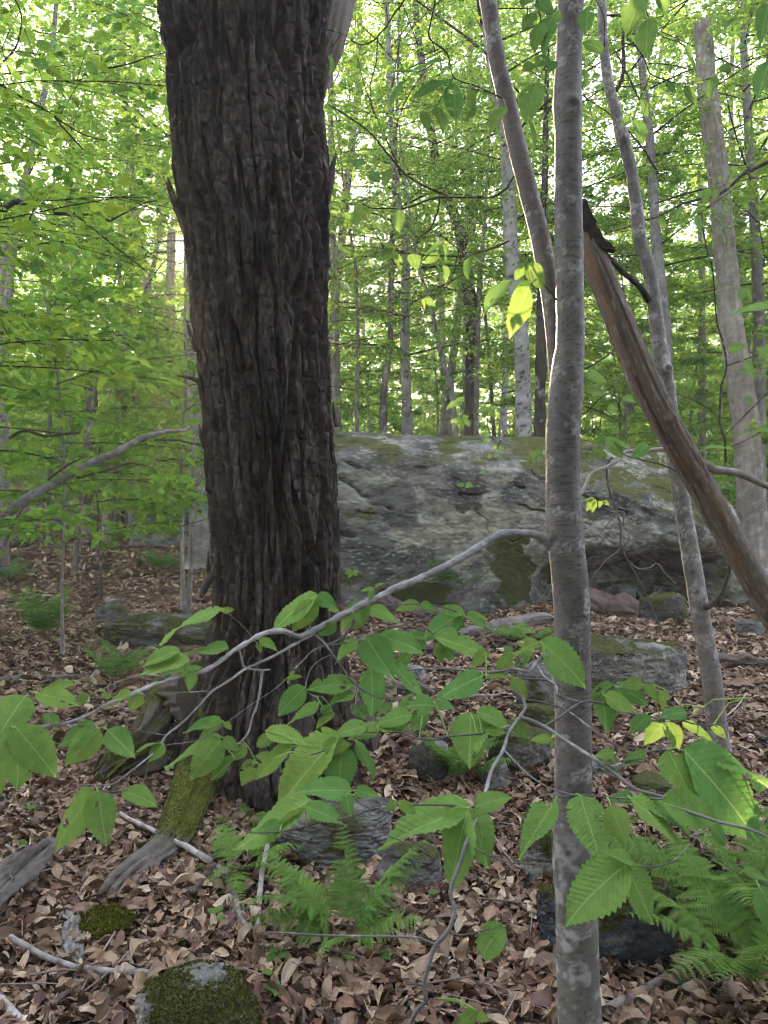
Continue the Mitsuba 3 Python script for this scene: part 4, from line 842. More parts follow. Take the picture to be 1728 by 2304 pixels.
stick('grey bark-covered stick curving down from the whitish stick', [('D', 1400, 635), ('D', 1450, 645), ('D', 1490, 740), ('D', 1530, 860), ('D', 1550, 940), ('D', 1600, 1020)], 14, 15, 602, (.26, .245, .22), .03)
stick('long grey peeling stick running from the left edge above the mossy rock', [('D', -60, 1040), ('D', 0, 1065), ('D', 150, 1150), ('D', 300, 1225), ('D', 450, 1285), ('D', 600, 1310), ('D', 700, 1320), ('D', 860, 1325), ('D', 1030, 1335)], 13, 15, 603, (.30, .28, .26), .03)
stick('thick pale stick end in the lower left corner', [('D', -80, 1420), ('D', 0, 1490), ('D', 80, 1570), ('D', 200, 1720)], 21, 24, 604, (.36, .34, .31), .02)
stick('thin bent stick lying across the bare root at the left edge', [('D', 40, 535), ('D', 90, 590), ('D', 115, 660), ('D', 130, 760), ('D', 145, 850)], 7, 5, 605, (.2, .18, .16), .06)
stick('brown stick lying beside the bare root in the lower left', [('D', 130, 600), ('D', 240, 600), ('D', 320, 610), ('D', 400, 620)], 12, 12, 606, (.15, .125, .105), .03)
stick('dark stub of wood standing where the whitish and grey sticks meet', [('D', 1240, 810), ('D', 1300, 730), ('D', 1360, 650), ('D', 1395, 620)], 14, 20, 607, (.11, .085, .07), .03)
stick('pale dead stick standing up left of the bright fern', [('E', 10, 1010), ('E', 20, 880), ('E', 45, 700), ('E', 80, 560), ('E', 110, 420)], 14, 10, 608, (.32, .3, .27), .02, raise_=[0, .03, .05, .08, .1])
stick('grey stick rising behind the bright fern, left of the layered rock', [('D', 1480, 620), ('D', 1540, 540), ('D', 1600, 450), ('D', 1680, 360)], 13, 9, 609, (.3, .28, .26), .03)
stick('brown curved branch lying on the ground behind the hanging leaves', [('B', 740, 1130), ('B', 830, 1080), ('B', 920, 1040), ('B', 1010, 990)], 12, 11, 610, (.17, .135, .11), .02)
stick('white weathered stick at the bottom edge, centre', [('E', 980, 1500), ('E', 1100, 1525), ('E', 1200, 1540), ('E', 1290, 1565), ('E', 1430, 1600)], 12, 12, 611, (.42, .4, .37), .012)
stick('forked brown branch half buried right of the beech foot', [('F', 585, 1570), ('F', 700, 1510), ('F', 830, 1440), ('F', 960, 1370), ('F', 1060, 1310), ('F', 1130, 1270), ('F', 1165, 1180), ('F', 1200, 1090)], 27, 17, 612, (.24, .2, .17), .02)
stick('short dark stick right of the bright fern stems', [('E', 770, 750), ('E', 830, 810), ('E', 890, 880), ('E', 940, 930)], 9, 8, 613, (.1, .085, .075), .03)
stick('brown stick lying under the bright fern', [('E', 800, 915), ('E', 870, 925), ('E', 940, 945)], 10, 8, 614, (.18, .15, .13), .02)
stick('bare grey twig standing against the left ledge', [('A', 760, 500), ('A', 795, 395), ('A', 785, 330), ('A', 762, 280), ('A', 775, 245)], 5, 4, 615, (.3, .28, .26), .04, raise_=[0, .0, .0, .02, .02])
stick('stout broken stick leaning at left below the ledge fern', [('A', 540, 740), ('A', 590, 680), ('A', 630, 630)], 11, 14, 616, (.33, .31, .28), .02)
stick('pale thin stick lying below the hollow of the boulder', [('C', 510, 305), ('C', 600, 325), ('C', 700, 345), ('C', 790, 365)], 7, 5, 617, (.36, .33, .29), .02)
stick('dark grey stick lying behind the leaves in the lower left', [('A', -30, 1200), ('A', 100, 1225), ('A', 240, 1250), ('A', 300, 1240)], 20, 14, 618, (.12, .11, .1), .02)
stick('thin white stick lying near the left edge above the pair of leaves', [('A', 410, 1130), ('A', 425, 1180), ('A', 540, 1195), ('A', 640, 1185)], 6, 6, 619, (.4, .38, .36), .02)
stick('grey stick lying on the slope behind the leaves at the right', [('C', 1180, 1320), ('C', 1270, 1370), ('C', 1380, 1430)], 15, 12, 620, (.25, .235, .22), .02)
stick('brown thin stick poking up at the lower left above the rock', [('D', 330, 1540), ('D', 400, 1480), ('D', 480, 1420)], 12, 9, 621, (.18, .15, .13), .03)
stick('pale short stick at the right edge in the leaves', [('C', 1380, 950), ('C', 1450, 890), ('C', 1520, 790)], 4, 3, 622, (.4, .33, .27), .05)
stick('grey branch lying across the wood heap under the boulder', [('L', 760, 1800), ('L', 880, 1720), ('L', 1010, 1640), ('L', 1120, 1570)], 7, 5, 623, (.24, .22, .2), .12)
stick('bent pale twig hanging from the wood heap beside the slim knotted trunk', [('L', 900, 1640), ('L', 1020, 1660), ('L', 1110, 1720), ('L', 1145, 1800)], 4, 3, 624, (.3, .28, .26), .10)
stick('dark stick lying among leaves between the slim knotted trunk and the leaning log', [('L', 1240, 1640), ('L', 1330, 1600), ('L', 1450, 1560), ('L', 1560, 1640)], 8, 6, 625, (.14, .12, .105), .08)
stick('brown branch lying on the leaves behind the leafy branch, left of the beech', [('B', 620, 420), ('B', 850, 400), ('B', 1050, 430), ('B', 1180, 400)], 9, 7, 626, (.13, .11, .095), .04)
stick('pale thin branch lying over the litter in the centre', [('B', 1280, 810), ('B', 1400, 795), ('B', 1540, 790), ('B', 1659, 780)], 8, 6, 627, (.36, .32, .29), .03)
k = thing('moss_cushion', 'round cushion of green moss beside the rotten grey wood slab', 'moss')
h = hit(*px('D', 625, 1050)); m = trimesh.creation.icosphere(subdivisions=5); v = np.asarray(m.vertices) * np.array([.125, .11, .055]); v = v * (1 + .25 * (fb(v * 30, 3, 3) - .5) + .18 * (nz(v * 190, 5) - .5))[:, None]
v = v + h + np.array([0, .08, .01]); put(k, (v, np.asarray(m.faces)), 'm_matte', color=moss_coat(v, None, np.zeros((len(v), 3)), np.ones(len(v)), 700))
mb = moss_blades(v, np.asarray(m.faces), np.ones(len(v)), 7000, .008, 701); part(k, 'shoots', mb[0], 'm_matte', color=mb[1], smooth=False)

# the fallen leaves
DEAD = np.array([.90, .90, .85]) * np.array([[.33, .245, .17], [.26, .175, .115], [.19, .115, .075], [.125, .075, .05], [.075, .046, .034], [.43, .345, .255], [.14, .082, .066], [.22, .16, .12]])
def dead_leaf(n_u, n_v, r, curl, cup):
    """one curled blade, unit length, as a small grid"""
    u = np.linspace(0, 1, n_u); w = .225 * np.sin(np.pi * np.clip(u, 0.02, .98) ** .85) ** .8
    v = np.linspace(-1, 1, n_v)
    U, VV = np.meshgrid(u, v, indexing='ij'); X = VV * w[:, None]
    a = curl * (U - .3); X2 = X
    z = cup * X ** 2 * 4 + .10 * np.sin(a * 2) * curl + .06 * np.sin(U * 7 + r.uniform(0, 6)) * VV + .05 * np.abs(X)
    tw = r.normal(0, .8) * U
    return np.stack([U - .5, X2 * np.cos(tw), z + X2 * np.sin(tw)], -1).reshape(-1, 3), grid_faces(n_u, n_v, wrap=False)
def rot_set(n, r, tilt):
    az = r.uniform(0, 2 * np.pi, n); ti = np.abs(r.normal(0, tilt, n)); ta = r.uniform(0, 2 * np.pi, n)
    ca, sa = np.cos(az), np.sin(az)
    Rz = np.zeros((n, 3, 3)); Rz[:, 0, 0] = ca; Rz[:, 0, 1] = -sa; Rz[:, 1, 0] = sa; Rz[:, 1, 1] = ca; Rz[:, 2, 2] = 1
    k = np.stack([np.cos(ta), np.sin(ta), 0 * ta], 1); c, s = np.cos(ti), np.sin(ti)
    K = np.zeros((n, 3, 3)); K[:, 0, 2] = k[:, 1]; K[:, 1, 2] = -k[:, 0]; K[:, 2, 0] = -k[:, 1]; K[:, 2, 1] = k[:, 0]
    return np.einsum('nij,njk->nik', np.eye(3) + s[:, None, None] * K + (1 - c)[:, None, None] * (K @ K), Rz)
def scatter(n, y0, y1, nu, nv, size, tilt, seed, lift=.03):
    r = rng(seed); bag = Bag()
    y = np.sqrt(r.uniform(y0 ** 2, y1 ** 2, n)); x = r.uniform(-1, 1, n) * (.56 * y + .35)
    z = gz(x, y) + r.uniform(.002, lift, n)
    L = size * r.lognormal(0, .36, n)
    M = rot_set(n, r, tilt)
    tmpl = [dead_leaf(nu, nv, r, r.uniform(-1.9, 1.9), r.uniform(-.6, 1.1)) for _ in range(14)]
    ti = r.integers(0, 14, n); ci = r.choice(8, n, p=[.17, .19, .18, .13, .09, .08, .09, .07])
    for j, (tv, tf) in enumerate(tmpl):
        s_ = np.nonzero(ti == j)[0]
        v = np.einsum('nij,kj->nki', M[s_], tv) * L[s_, None, None] + np.stack([x, y, z], 1)[s_, None]
        col = DEAD[ci[s_]] * r.uniform(.75, 1.5, len(s_))[:, None]
        cv = col[:, None] * r.uniform(.75, 1.2, (len(s_), len(tv)))[..., None]
        f = (tf[None] + (np.arange(len(s_)) * len(tv))[:, None, None]).reshape(-1, 3)
        bag.add(v.reshape(-1, 3), f, cv.reshape(-1, 3))
    return bag
bag = scatter(27000, 1.9, 4.6, 6, 5, .052, .33, 801)
for b in (scatter(36000, 4.6, 9.5, 4, 3, .062, .38, 802), scatter(17000, 9.5, 24, 3, 3, .10, .4, 803)):
    v, f = b.mesh(); bag.add(v, f, b.col())
k = thing('leaf_litter', 'brown and tan fallen leaves covering the forest floor', None, kind='stuff')
put(k, bag.mesh(), 'm_litter', color=bag.col(), smooth=True)
r = rng(810)
bag = Bag()
for i in range(1500):
    y = math.sqrt(r.uniform(1.9 ** 2, 10 ** 2)); x = r.uniform(-1, 1) * (.56 * y + .3); L = r.uniform(.05, .22); a = r.uniform(0, 2 * np.pi)
    p = np.array([x, y, gz(x, y) + r.uniform(.015, .045)]); d = np.array([math.cos(a), math.sin(a), r.normal(0, .12)]) * L
    v, f = thin([p - d, p + r.normal(0, .008, 3), p + d], np.array([1, .9, .6]) * r.uniform(.0015, .0045), 5); bag.add(v, f, np.array([.2, .17, .145]) * r.uniform(.35, 1.5))
k = thing('twig_litter', 'scattered small broken twigs among the fallen leaves', None, kind='stuff')
put(k, bag.mesh(), 'm_matte', color=bag.col())
# the nearest large ones, each by itself
TM = []
for j in range(24):
    tv, tf = dead_leaf(9, 7, r, r.uniform(-2.4, 2.4), r.uniform(-.5, 1.0))
    c = DEAD[[0, 5, 1, 0, 7, 2, 5, 1][j % 8]] * r.uniform(.8, 1.15); mid = np.abs(np.linspace(-1, 1, 7))[None, :] < .1
    cv = (c * r.uniform(.8, 1.15, (63, 1))).reshape(9, 7, 3); cv[:, 3] *= 1.25
    TM.append(ply((tv, tf), 'm_litter', smooth=True, color=cv.reshape(-1, 3)))
n = 0
while n < 290:
    y = math.sqrt(r.uniform(2.15 ** 2, 4.3 ** 2)); x = r.uniform(-.54, .54) * y
    L = r.uniform(.055, .10); M = rot_set(1, r, .30)[0] * L
    k = thing('fallen_leaf', 'dry curled tan or brown fallen leaf lying on the litter in the foreground', 'leaf', 'dry fallen leaves on the near forest floor')
    m4 = np.eye(4); m4[:3, :3] = M; m4[:3, 3] = [x, y, gz(x, y) + r.uniform(.03, .045)]
    scene[k] = {**TM[n % 24], 'to_world': T(m4)}
    n += 1
# the woods behind the viewer, which close off the sky on that side
r = rng(77); n = 110000
a = r.uniform(0, 2 * np.pi, n); rad_ = r.uniform(6, 17, n)
x, y = rad_ * np.sin(a), rad_ * np.cos(a) - 1.5
zz_ = gz(x, y) + 1.0 + 17 * r.random(n) ** .9
s = (y < 2.5 - .25 * np.abs(x)) & (fb(np.stack([x * .3, y * .3, zz_ * .35], -1), 3, 72) > .42)
c = np.stack([x, y, zz_], 1)[s]; n = len(c); ax = unit(r.normal(0, 1, (n, 3)) * np.array([1, 1, .5])); nn = r.normal(0, .5, (n, 3)) + np.array([0, 0, 1.]); nn = unit(nn - ax * (nn * ax).sum(1)[:, None])
q = r.integers(0, 4, n); L = r.uniform(.3, .56, n)
v, f, cc = leaf_faces(c, ax, nn, L, L * .6, LEAF_TONES[q] * r.uniform(.8, 1.2, n)[:, None], 0)
k = thing('near_woods', 'leafy green woods standing behind the viewer', None, kind='stuff')
put(k, (v, f), 'm_matte', color=cc * .5, smooth=False)
# ------------------------------------------------------------------ ferns
def frond(base, az, L, elev, arch, seed, tone, npin=19):
    r = rng(seed)
    t = np.linspace(0, 1, 26)
    el = elev - arch * t ** 1.25
    yaw = az + r.normal(0, .25) * t
    d = np.stack([np.cos(el) * np.cos(yaw), np.cos(el) * np.sin(yaw), np.sin(el)], 1)
    p = base + np.vstack([np.zeros(3), np.cumsum((d[1:] + d[:-1]) / 2, 0) * (L / 25)])
    bag = Bag()
    g0 = lerp((.095, .18, .052), (.17, .30, .065), tone)
    v, f = thin(p, np.linspace(.0021, .0006, 26) * (L / .45) ** .5, 4); bag.add(v, f, lerp((.16, .12, .05), g0, np.repeat(sst(.1, .4, t), 4)))
    roll = r.normal(0, .25)
    for i in range(npin):
        ti = .24 + .76 * (i + .5) / npin
        c = np.array([np.interp(ti, t, p[:, k]) for k in range(3)]); tg = unit(np.array([np.interp(ti, t, d[:, k]) for k in range(3)]))
        s = unit(np.cross(tg, [0, 0, 1.0])); nn = np.cross(s, tg)
        s = s * math.cos(roll) + nn * math.sin(roll); nn = np.cross(s, tg)
        w = (ti - .24) / .76
        l = L * .25 * min(1, .55 + 2.2 * w) * (1 - w) ** .72 + .004
        for sg in (-1, 1):
            if r.random() < .07: continue
            ax = unit(s * sg + tg * .32 - nn * .12 + r.normal(0, .07, 3))
            m = max(4, int(11 * l / (L * .2)) + 2)
            tau = (np.arange(m) + .5) / m
            q = c + np.outer(tau * l, ax) - np.outer(tau ** 2 * l * .14, [0, 0, 1])
            pl = l * .21 * (1 - tau * .86); hw = l / m * .50
            o = unit(tg - ax * (tg @ ax))
            col = g0 * r.uniform(.85, 1.15)
            v = []
            for sd in (-1, 1):
                tip = q + np.outer(pl, o) * sd + np.outer(pl, ax) * .35 + np.outer(pl, nn) * r.normal(0, .1)
                v.append(np.stack([q - ax * hw, q + ax * hw, tip + ax * hw * .25, tip - ax * hw * .6], 1))
            v = np.concatenate(v).reshape(-1, 3)
            f = np.array([[0, 1, 2], [0, 2, 3]]); F = (f[None] + (np.arange(2 * m) * 4)[:, None, None]).reshape(-1, 3)
            bag.add(v, F, col * r.uniform(.9, 1.1, (len(v), 1)))
    return bag
def fern(label, base_px, L, n, seed, az0=0, spread=2 * np.pi, elev=1.15, arch=1.15, tone=.5, fixed=None, lift=0.0, d=None):
    r = rng(seed)
    b = hit(*px(*base_px)).copy(); b[2] = gz(b[0], b[1]) - .01 + lift
    k = thing('fern', label, 'fern')
    for i in range(n):
        a = az0 + spread * ((i + r.uniform(-.3, .3)) / n - .5)
        e, ar, ll = elev + r.normal(0, .12), arch + r.normal(0, .2), L * r.uniform(.75, 1.1)
        if fixed and i < len(fixed): a, e, ar, ll = fixed[i]
        bag = frond(b + np.append(r.normal(0, .012, 2), 0), a, ll, e, ar, seed * 50 + i, float(np.clip(tone + r.normal(0, .15), 0, 1)))
        part(k, 'frond', bag.mesh(), 'm_fern', color=bag.col(), smooth=False)
pi = math.pi
fern('bright green fern with arching lacy fronds in front of the layered grey rock', ('E', 570, 1120), .36, 9, 41, tone=.55, fixed=[(pi * .97, 1.15, .9, .46), (pi * .52, 1.40, .7, .43), (.35, 1.15, .75, .52), (pi * 1.05, .95, 1.3, .40), (-.35, 1.0, 1.2, .38), (pi * .8, 1.2, 1.2, .46), (-pi * .55, 1.1, 1.5, .30), (.1, 1.2, .9, .42), (pi, 1.2, 1.7, .5)])
fern('lush feathery fern at the right edge in front of the dark slate-blue rock', ('F', 1560, 1400), .62, 9, 42, az0=pi * .9, spread=5.2, tone=.55, elev=1.0, arch=1.15)
fern('fern spreading fine fronds just below the broad leaves at the right', ('F', 1250, 880), .55, 8, 43, tone=.5, elev=1.0, arch=1.2)
fern('fern with long fronds at the right edge behind the feathery one', ('F', 1640, 1000), .6, 8, 44, az0=pi, spread=5, tone=.5, elev=.95, arch=1.1)
fern('small fern low beside the right side of the beech trunk', ('F', 600, 480), .30, 8, 45, az0=.6, spread=4, tone=.5, elev=.9)
fern('grey-green fern standing in the leaf litter in the left middle ground', ('A', 290, 420), .70, 9, 46, tone=.25, elev=1.2, arch=.9)
fern('half-hidden fern behind the leafy branch left of the thick trunk', ('A', 770, 690), .52, 8, 47, tone=.3, elev=1.1, arch=.9)
fern('dark fern clump at the foot of the scaly grey trunk, left background', ('J', 1040, 1510), .75, 11, 48, tone=.15, elev=1.0)
fern('fern with pale fronds in the middle, in front of small grey stones', ('B', 1330, 1340), .42, 11, 49, tone=.55, elev=1.15, arch=1.2)
fern('dark green fern growing against the mossy foot of the huge boulder', ('K', 1310, 1720), .95, 12, 50, tone=.15, elev=1.25, arch=.8)
fern('shaded fern at the boulder foot close to the right side of the thick trunk', ('K', 640, 1640), .85, 10, 51, tone=.12, elev=1.25, arch=.8)
fern('low fern left of the beech trunk lying over the long grey-brown log', ('C', 110, 440), .6, 9, 52, az0=pi * .8, spread=4, tone=.35, elev=.8)
fern('small dark fern near the left edge below the fallen logs', ('J', 30, 1560), .6, 9, 53, tone=.2, elev=1.0)
fern('tiny fern sprig beside the mossy root below the hanging leaves', ('D', 1590, 330), .22, 6, 54, tone=.7, elev=.8)
fern('fern tuft at the left edge of the layered rock near the pale sticks', ('D', 1560, 640), .34, 7, 55, tone=.7, elev=.95, arch=1.3)
fern('fern growing behind the right end of the boulder near the leaning log', ('C', 1640, -60), .7, 9, 56, tone=.3, elev=1.1)

# ------------------------------------------------------------------ broad leaves in the foreground
def blade(b, ax, nrm, L, wr, curl, fold, seed, tone, teeth=14, eaten=0, stalk=None, twist=0):
    """one toothed leaf: base b, axis, upper normal, length, half-width ratio; returns mesh with uv for its veins"""
    r = rng(seed)
    nu = teeth * 2 + 1
    u = np.linspace(0, 1, nu)
    w = np.sin(np.pi * np.clip(u, 0, 1) ** .70) ** .80 * (1 - .16 * u)
    w = np.where(u > .80, np.maximum(w * (1 - (u - .80) * 1.9), .02), w)
    w[0] = .05; w[-1] = .004
    tooth = np.where(np.arange(nu) % 2 == 1, 1.07, .945); tooth[:3] = 1; 
    vs = np.array([-1, -.68, -.34, 0, .34, .68, 1.])
    s = np.cross(ax, nrm)
    th = -curl * (u * .45 + .55 * u ** 2)
    cx_ = np.concatenate([[0], np.cumsum((np.cos(th[1:]) + np.cos(th[:-1])) / 2)]) / (nu - 1); cz_ = np.concatenate([[0], np.cumsum((np.sin(th[1:]) + np.sin(th[:-1])) / 2)]) / (nu - 1)
    half = wr * w
    U, VV = np.meshgrid(u, vs, indexing='ij')
    lat = VV * half[:, None] * np.where(np.abs(VV) > .9, tooth[:, None], 1)
    fwd = np.where(np.abs(VV) > .9, np.where(np.arange(nu)[:, None] % 2 == 1, .012, 0), 0)
    up = fold * np.abs(lat) + .020 * np.sin(U * 8 + r.uniform(0, 6)) * VV ** 2 - .25 * lat ** 2 * r.uniform(-.5, 2) + .008 * np.cos((U - np.abs(lat) * .75) * 15 * 2 * np.pi) * (np.abs(VV) > .1) + .03 * r.normal() * VV * U
    if twist:
        a = twist * U; lat, up = lat * np.cos(a) - up * np.sin(a), lat * np.sin(a) + up * np.cos(a)
    nx, nz_ = -np.sin(th)[:, None], np.cos(th)[:, None]
    X = cx_[:, None] + fwd + up * nx; Z = cz_[:, None] + up * nz_
    V = b + L * (X[..., None] * ax + lat[..., None] * s + Z[..., None] * nrm)
    uv = np.stack([U, np.where(True, VV * half[:, None], 0) + 4 * tone], -1)
    F = grid_faces(nu, 7, wrap=False)
    V, uv = V.reshape(-1, 3), uv.reshape(-1, 2)
    if eaten:
        c = V[F].mean(1); vv = np.abs(((uv[F].mean(1)[:, 1] + 2) % 4) - 2) / wr; 
        q = fb((c - b) / L * 4.5 + seed, 2, seed)
        F = F[~((q > .80 - .08 * eaten) & (vv > .12))]
    if stalk is not None and len(stalk) > 1:
        tv, tf = thin(stalk, np.linspace(.0013, .0009, len(stalk)), 5)
        F = np.vstack([F, tf + len(V)]); V = np.vstack([V, tv]); uv = np.vstack([uv, np.tile([.2, 4 * tone], (len(tv), 1))])
    return V, F, uv

class Spray:
    """twigs and leaves of one branch: d(x, y) gives the depth of a photograph pixel on it"""
    def __init__(self, parent, depth): self.k, self.d, self.tw, self.i = parent, depth, [], 0
    def twig(self, pts, w0, w1, seed=0, base=(.17, .16, .15), dd=0.015, name='twig', depths=None, bsdf='m_beech'):
        q = [px(*p) for p in pts]
        z = [self.d(*a) + dd for a in q] if depths is None else depths
        p3 = np.array([P(a, b, c) for (a, b), c in zip(q, z)]); rr = np.linspace(w0, w1, len(q)) / 2 / FOC * np.array(z)
        V, F, t, s = tube(p3, rr, 10, .007, lambda th, s, Pp: (nz(Pp * 110, seed) - .5) * .45 * np.mean(rr))
        part(self.k, name, (V, F), bsdf, color=grey_bark(V, t, s, 700 + seed, base=base, spots=.4, fleck=.25, bands=.2))
        self.tw.append(resample(p3, rr, .01)[0])
    def leaf(self, c, bx, by, tx, ty, w, flags='t', d=None):
        seed = 5000 + self.i * 7 + sum(map(ord, self.k)); self.i += 1
        r = rng(seed)
        x0, y0 = px(c, bx, by); x1, y1 = px(c, tx, ty); w = w / 2.88
        d = (self.d(x0, y0) if d is None else d) + r.normal(0, .012)
        ln = math.hypot(x1 - x0, y1 - y0); lp = ln / FOC * d; A0 = .66
        b = P(x0, y0, d)
        dirp = unit(np.array([x1 - x0, 0, -(y1 - y0)]) / max(ln, 1e-6))
        under = 'u' in flags
        if w / ln > A0:
            L = min(w / A0 / FOC * d, lp * 2.2)
            ta = math.acos(min(1, lp / L)); ax = dirp * math.cos(ta) + np.array([0, 1.0 if under else -1.0, 0]) * math.sin(ta)
            roll = r.normal(0, .12)
        else:
            L = lp; ax = dirp; roll = math.acos(np.clip(w / ln / A0, .12, 1))
        n0 = unit(np.array([0, -1.0, 0]) - ax * (-ax[1])); s0 = np.cross(ax, n0)
        best = None
        for sg in (1, -1):
            n = n0 * math.cos(roll) + s0 * math.sin(roll) * sg
            if under: n = -n
            if best is None or n[2] > best[2]: best = n
        n = best
        curl = (1.5 if 'c' in flags else r.uniform(.0, .75)) * (.6 if under else 1)
        tone = {'d': 1, 'y': 7, 'm': 4}.get(next((f for f in flags if f in 'dym'), ''), int(r.integers(0, 8)))
        stalk = None
        if self.tw:
            q = np.vstack(self.tw); dist = np.linalg.norm(q - b, axis=1); j = int(dist.argmin())
            if dist[j] < .30:
                m = (q[j] + b) / 2 + np.array([0, 0, .12 * dist[j]]); stalk = np.array([q[j], m, b, b + ax * L * .03])
        ch = math.sin(curl * .7) * .3
        V, F, uv = blade(b, unit(ax + n * ch), unit(n - ax * ch), L * (1 + .06 * curl), A0 / 2 * r.uniform(.93, 1.04), curl, r.uniform(.05, .30), seed, tone, teeth=14 if ln > 30 else 8, eaten=2 if 'e' in flags else (1 if 'h' in flags or r.random() < .25 else 0), stalk=stalk, twist=r.normal(0, .4))
        part(self.k, 'leaf', (V, F), 'm_leaf', uv=uv)
    def leaves(self, table, d=None):
        for row in table.strip().split('\n'):
            f = row.split()
            self.leaf(f[0], *map(float, f[1:6]), f[6] if len(f) > 6 else 't', float(f[7]) if len(f) > 7 else d)

# the beech's low branch, sweeping left and towards the camera
bd = lambda x, y: float(np.interp(x, [0, 90, 300, 580, 790, 1000, 1230], [1.22, 1.27, 1.40, 1.62, 1.80, 2.0, 2.22]) - np.interp(y, [1450, 1750], [0, .12]))
S1 = Spray(key(beech + '__branch'), bd)
labels[S1.k] = {'label': 'low leafy branch reaching left across the thick trunk'}
p3 = [px(*q) for q in [('L', 250, 1330), ('L', 215, 1285), ('L', 150, 1252), ('L', 60, 1242), ('L', 0, 1240), ('K', 1600, 1245), ('K', 1500, 1295), ('K', 1350, 1390), ('K', 1200, 1470), ('K', 1050, 1540), ('K', 900, 1600), ('K', 820, 1645), ('K', 720, 1690), ('K', 620, 1745), ('B', 500, 275), ('B', 400, 330), ('B', 280, 378), ('B', 170, 345), ('B', 80, 350), ('B', 0, 385),
      ('A', 1550, 452), ('A', 1440, 530), ('A', 1330, 600), ('A', 1160, 642), ('A', 1000, 690), ('A', 850, 762), ('A', 650, 842), ('A', 540, 902), ('A', 440, 935), ('A', 330, 950), ('A', 245, 980)]]
dz = [bd(*q) + .015 for q in p3]; dz[0] = 2.25; dz[1] = 2.23
V3 = np.array([P(a, b, c) for (a, b), c in zip(p3, dz)]); ww = np.interp(np.linspace(0, 1, len(p3)), [0, .03, .08, .4, .55, .75, 1], [26, 22, 17, 16, 13, 9, 5]) / 2 / FOC * np.array(dz)
V, F, t_, s_ = tube(V3, ww, 16, .006, lambda th, s, Pp: (fb(Pp * 70, 2, 5) - .5) * .006)
put(S1.k, (V, F), 'm_beech', color=grey_bark(V, t_, s_, 710, base=(.26, .255, .25), dark=(.09, .085, .08), spots=.4, fleck=.35, bands=.2))
S1.tw.append(resample(V3, ww, .01)[0])
for i, (pts, a, b) in enumerate([
    ([('B', 370, 365), ('B', 250, 430), ('B', 130, 500), ('B', 0, 560), ('A', 1590, 592), ('A', 1480, 670), ('A', 1380, 732), ('A', 1280, 840), ('A', 1180, 940), ('A', 1080, 1020), ('A', 990, 1140), ('A', 930, 1190), ('A', 800, 1290), ('A', 740, 1335), ('A', 600, 1342), ('A', 470, 1335)], 7, 3),
    ([('B', 345, 312), ('B', 360, 350), ('B', 430, 410), ('B', 500, 500), ('B', 550, 570), ('B', 620, 670), ('B', 700, 730), ('B', 830, 785), ('B', 900, 790)], 6, 3),
    ([('A', 1545, 460), ('A', 1560, 500), ('A', 1580, 575), ('B', 0, 597), ('B', 90, 595)], 6, 5), ([('B', 40, 600), ('B', 25, 730), ('B', 0, 850), ('A', 1640, 890), ('A', 1610, 1000), ('A', 1545, 1075), ('A', 1480, 1120)], 6, 3.5),
    ([('A', 1080, 655), ('A', 930, 630), ('A', 800, 662), ('A', 690, 710), ('A', 600, 752), ('A', 500, 790)], 4, 2.5), ([('A', 650, 835), ('A', 570, 808), ('A', 510, 800), ('A', 200, 770)], 4, 2.5),
    ([('A', 1370, 735), ('A', 1200, 742), ('A', 960, 748)], 3, 2), ([('A', 1070, 1020), ('A', 960, 1002), ('A', 870, 980), ('A', 700, 990)], 3, 2), ([('A', 960, 1090), ('A', 1100, 1080), ('A', 1290, 1050), ('A', 1450, 950), ('B', 0, 800), ('B', 110, 730), ('B', 200, 650)], 2.5, 2),
    ([('B', 250, 590), ('B', 300, 540), ('B', 360, 480), ('B', 440, 440), ('B', 520, 430), ('B', 660, 400), ('B', 750, 360), ('B', 900, 310), ('B', 1080, 275), ('B', 1150, 230)], 4, 3), ([('B', 645, 250), ('B', 600, 340), ('B', 540, 400), ('B', 450, 435)], 9, 4),
    ([('B', 790, 370), ('B', 900, 350), ('B', 1080, 330), ('B', 1180, 400)], 3, 3), ([('B', 720, 160), ('B', 800, 180), ('B', 1060, 170), ('B', 1340, 235), ('B', 1480, 320), ('B', 1600, 400), ('B', 1659, 425)], 3, 3),
    ([('A', 245, 980), ('A', 120, 960), ('A', 60, 990)], 5, 3), ([('A', 330, 950), ('A', 500, 960), ('A', 640, 970)], 3, 2.5), ([('D', 640, 85), ('D', 780, 85), ('D', 900, 60), ('D', 960, -80)], 3, 2), ([('A', 1659, 420), ('A', 1560, 300), ('A', 1440, 210)], 2.5, 2),
    ([('B', 500, 500), ('B', 350, 600), ('B', 320, 720), ('B', 430, 770)], 2.5, 2.5), ([('A', 1545, 1075), ('A', 1450, 1040), ('A', 1440, 930)], 3, 2.5)]):
    S1.twig(pts, a, b, i, base=(.2, .195, .19) if i < 4 else (.12, .105, .095))
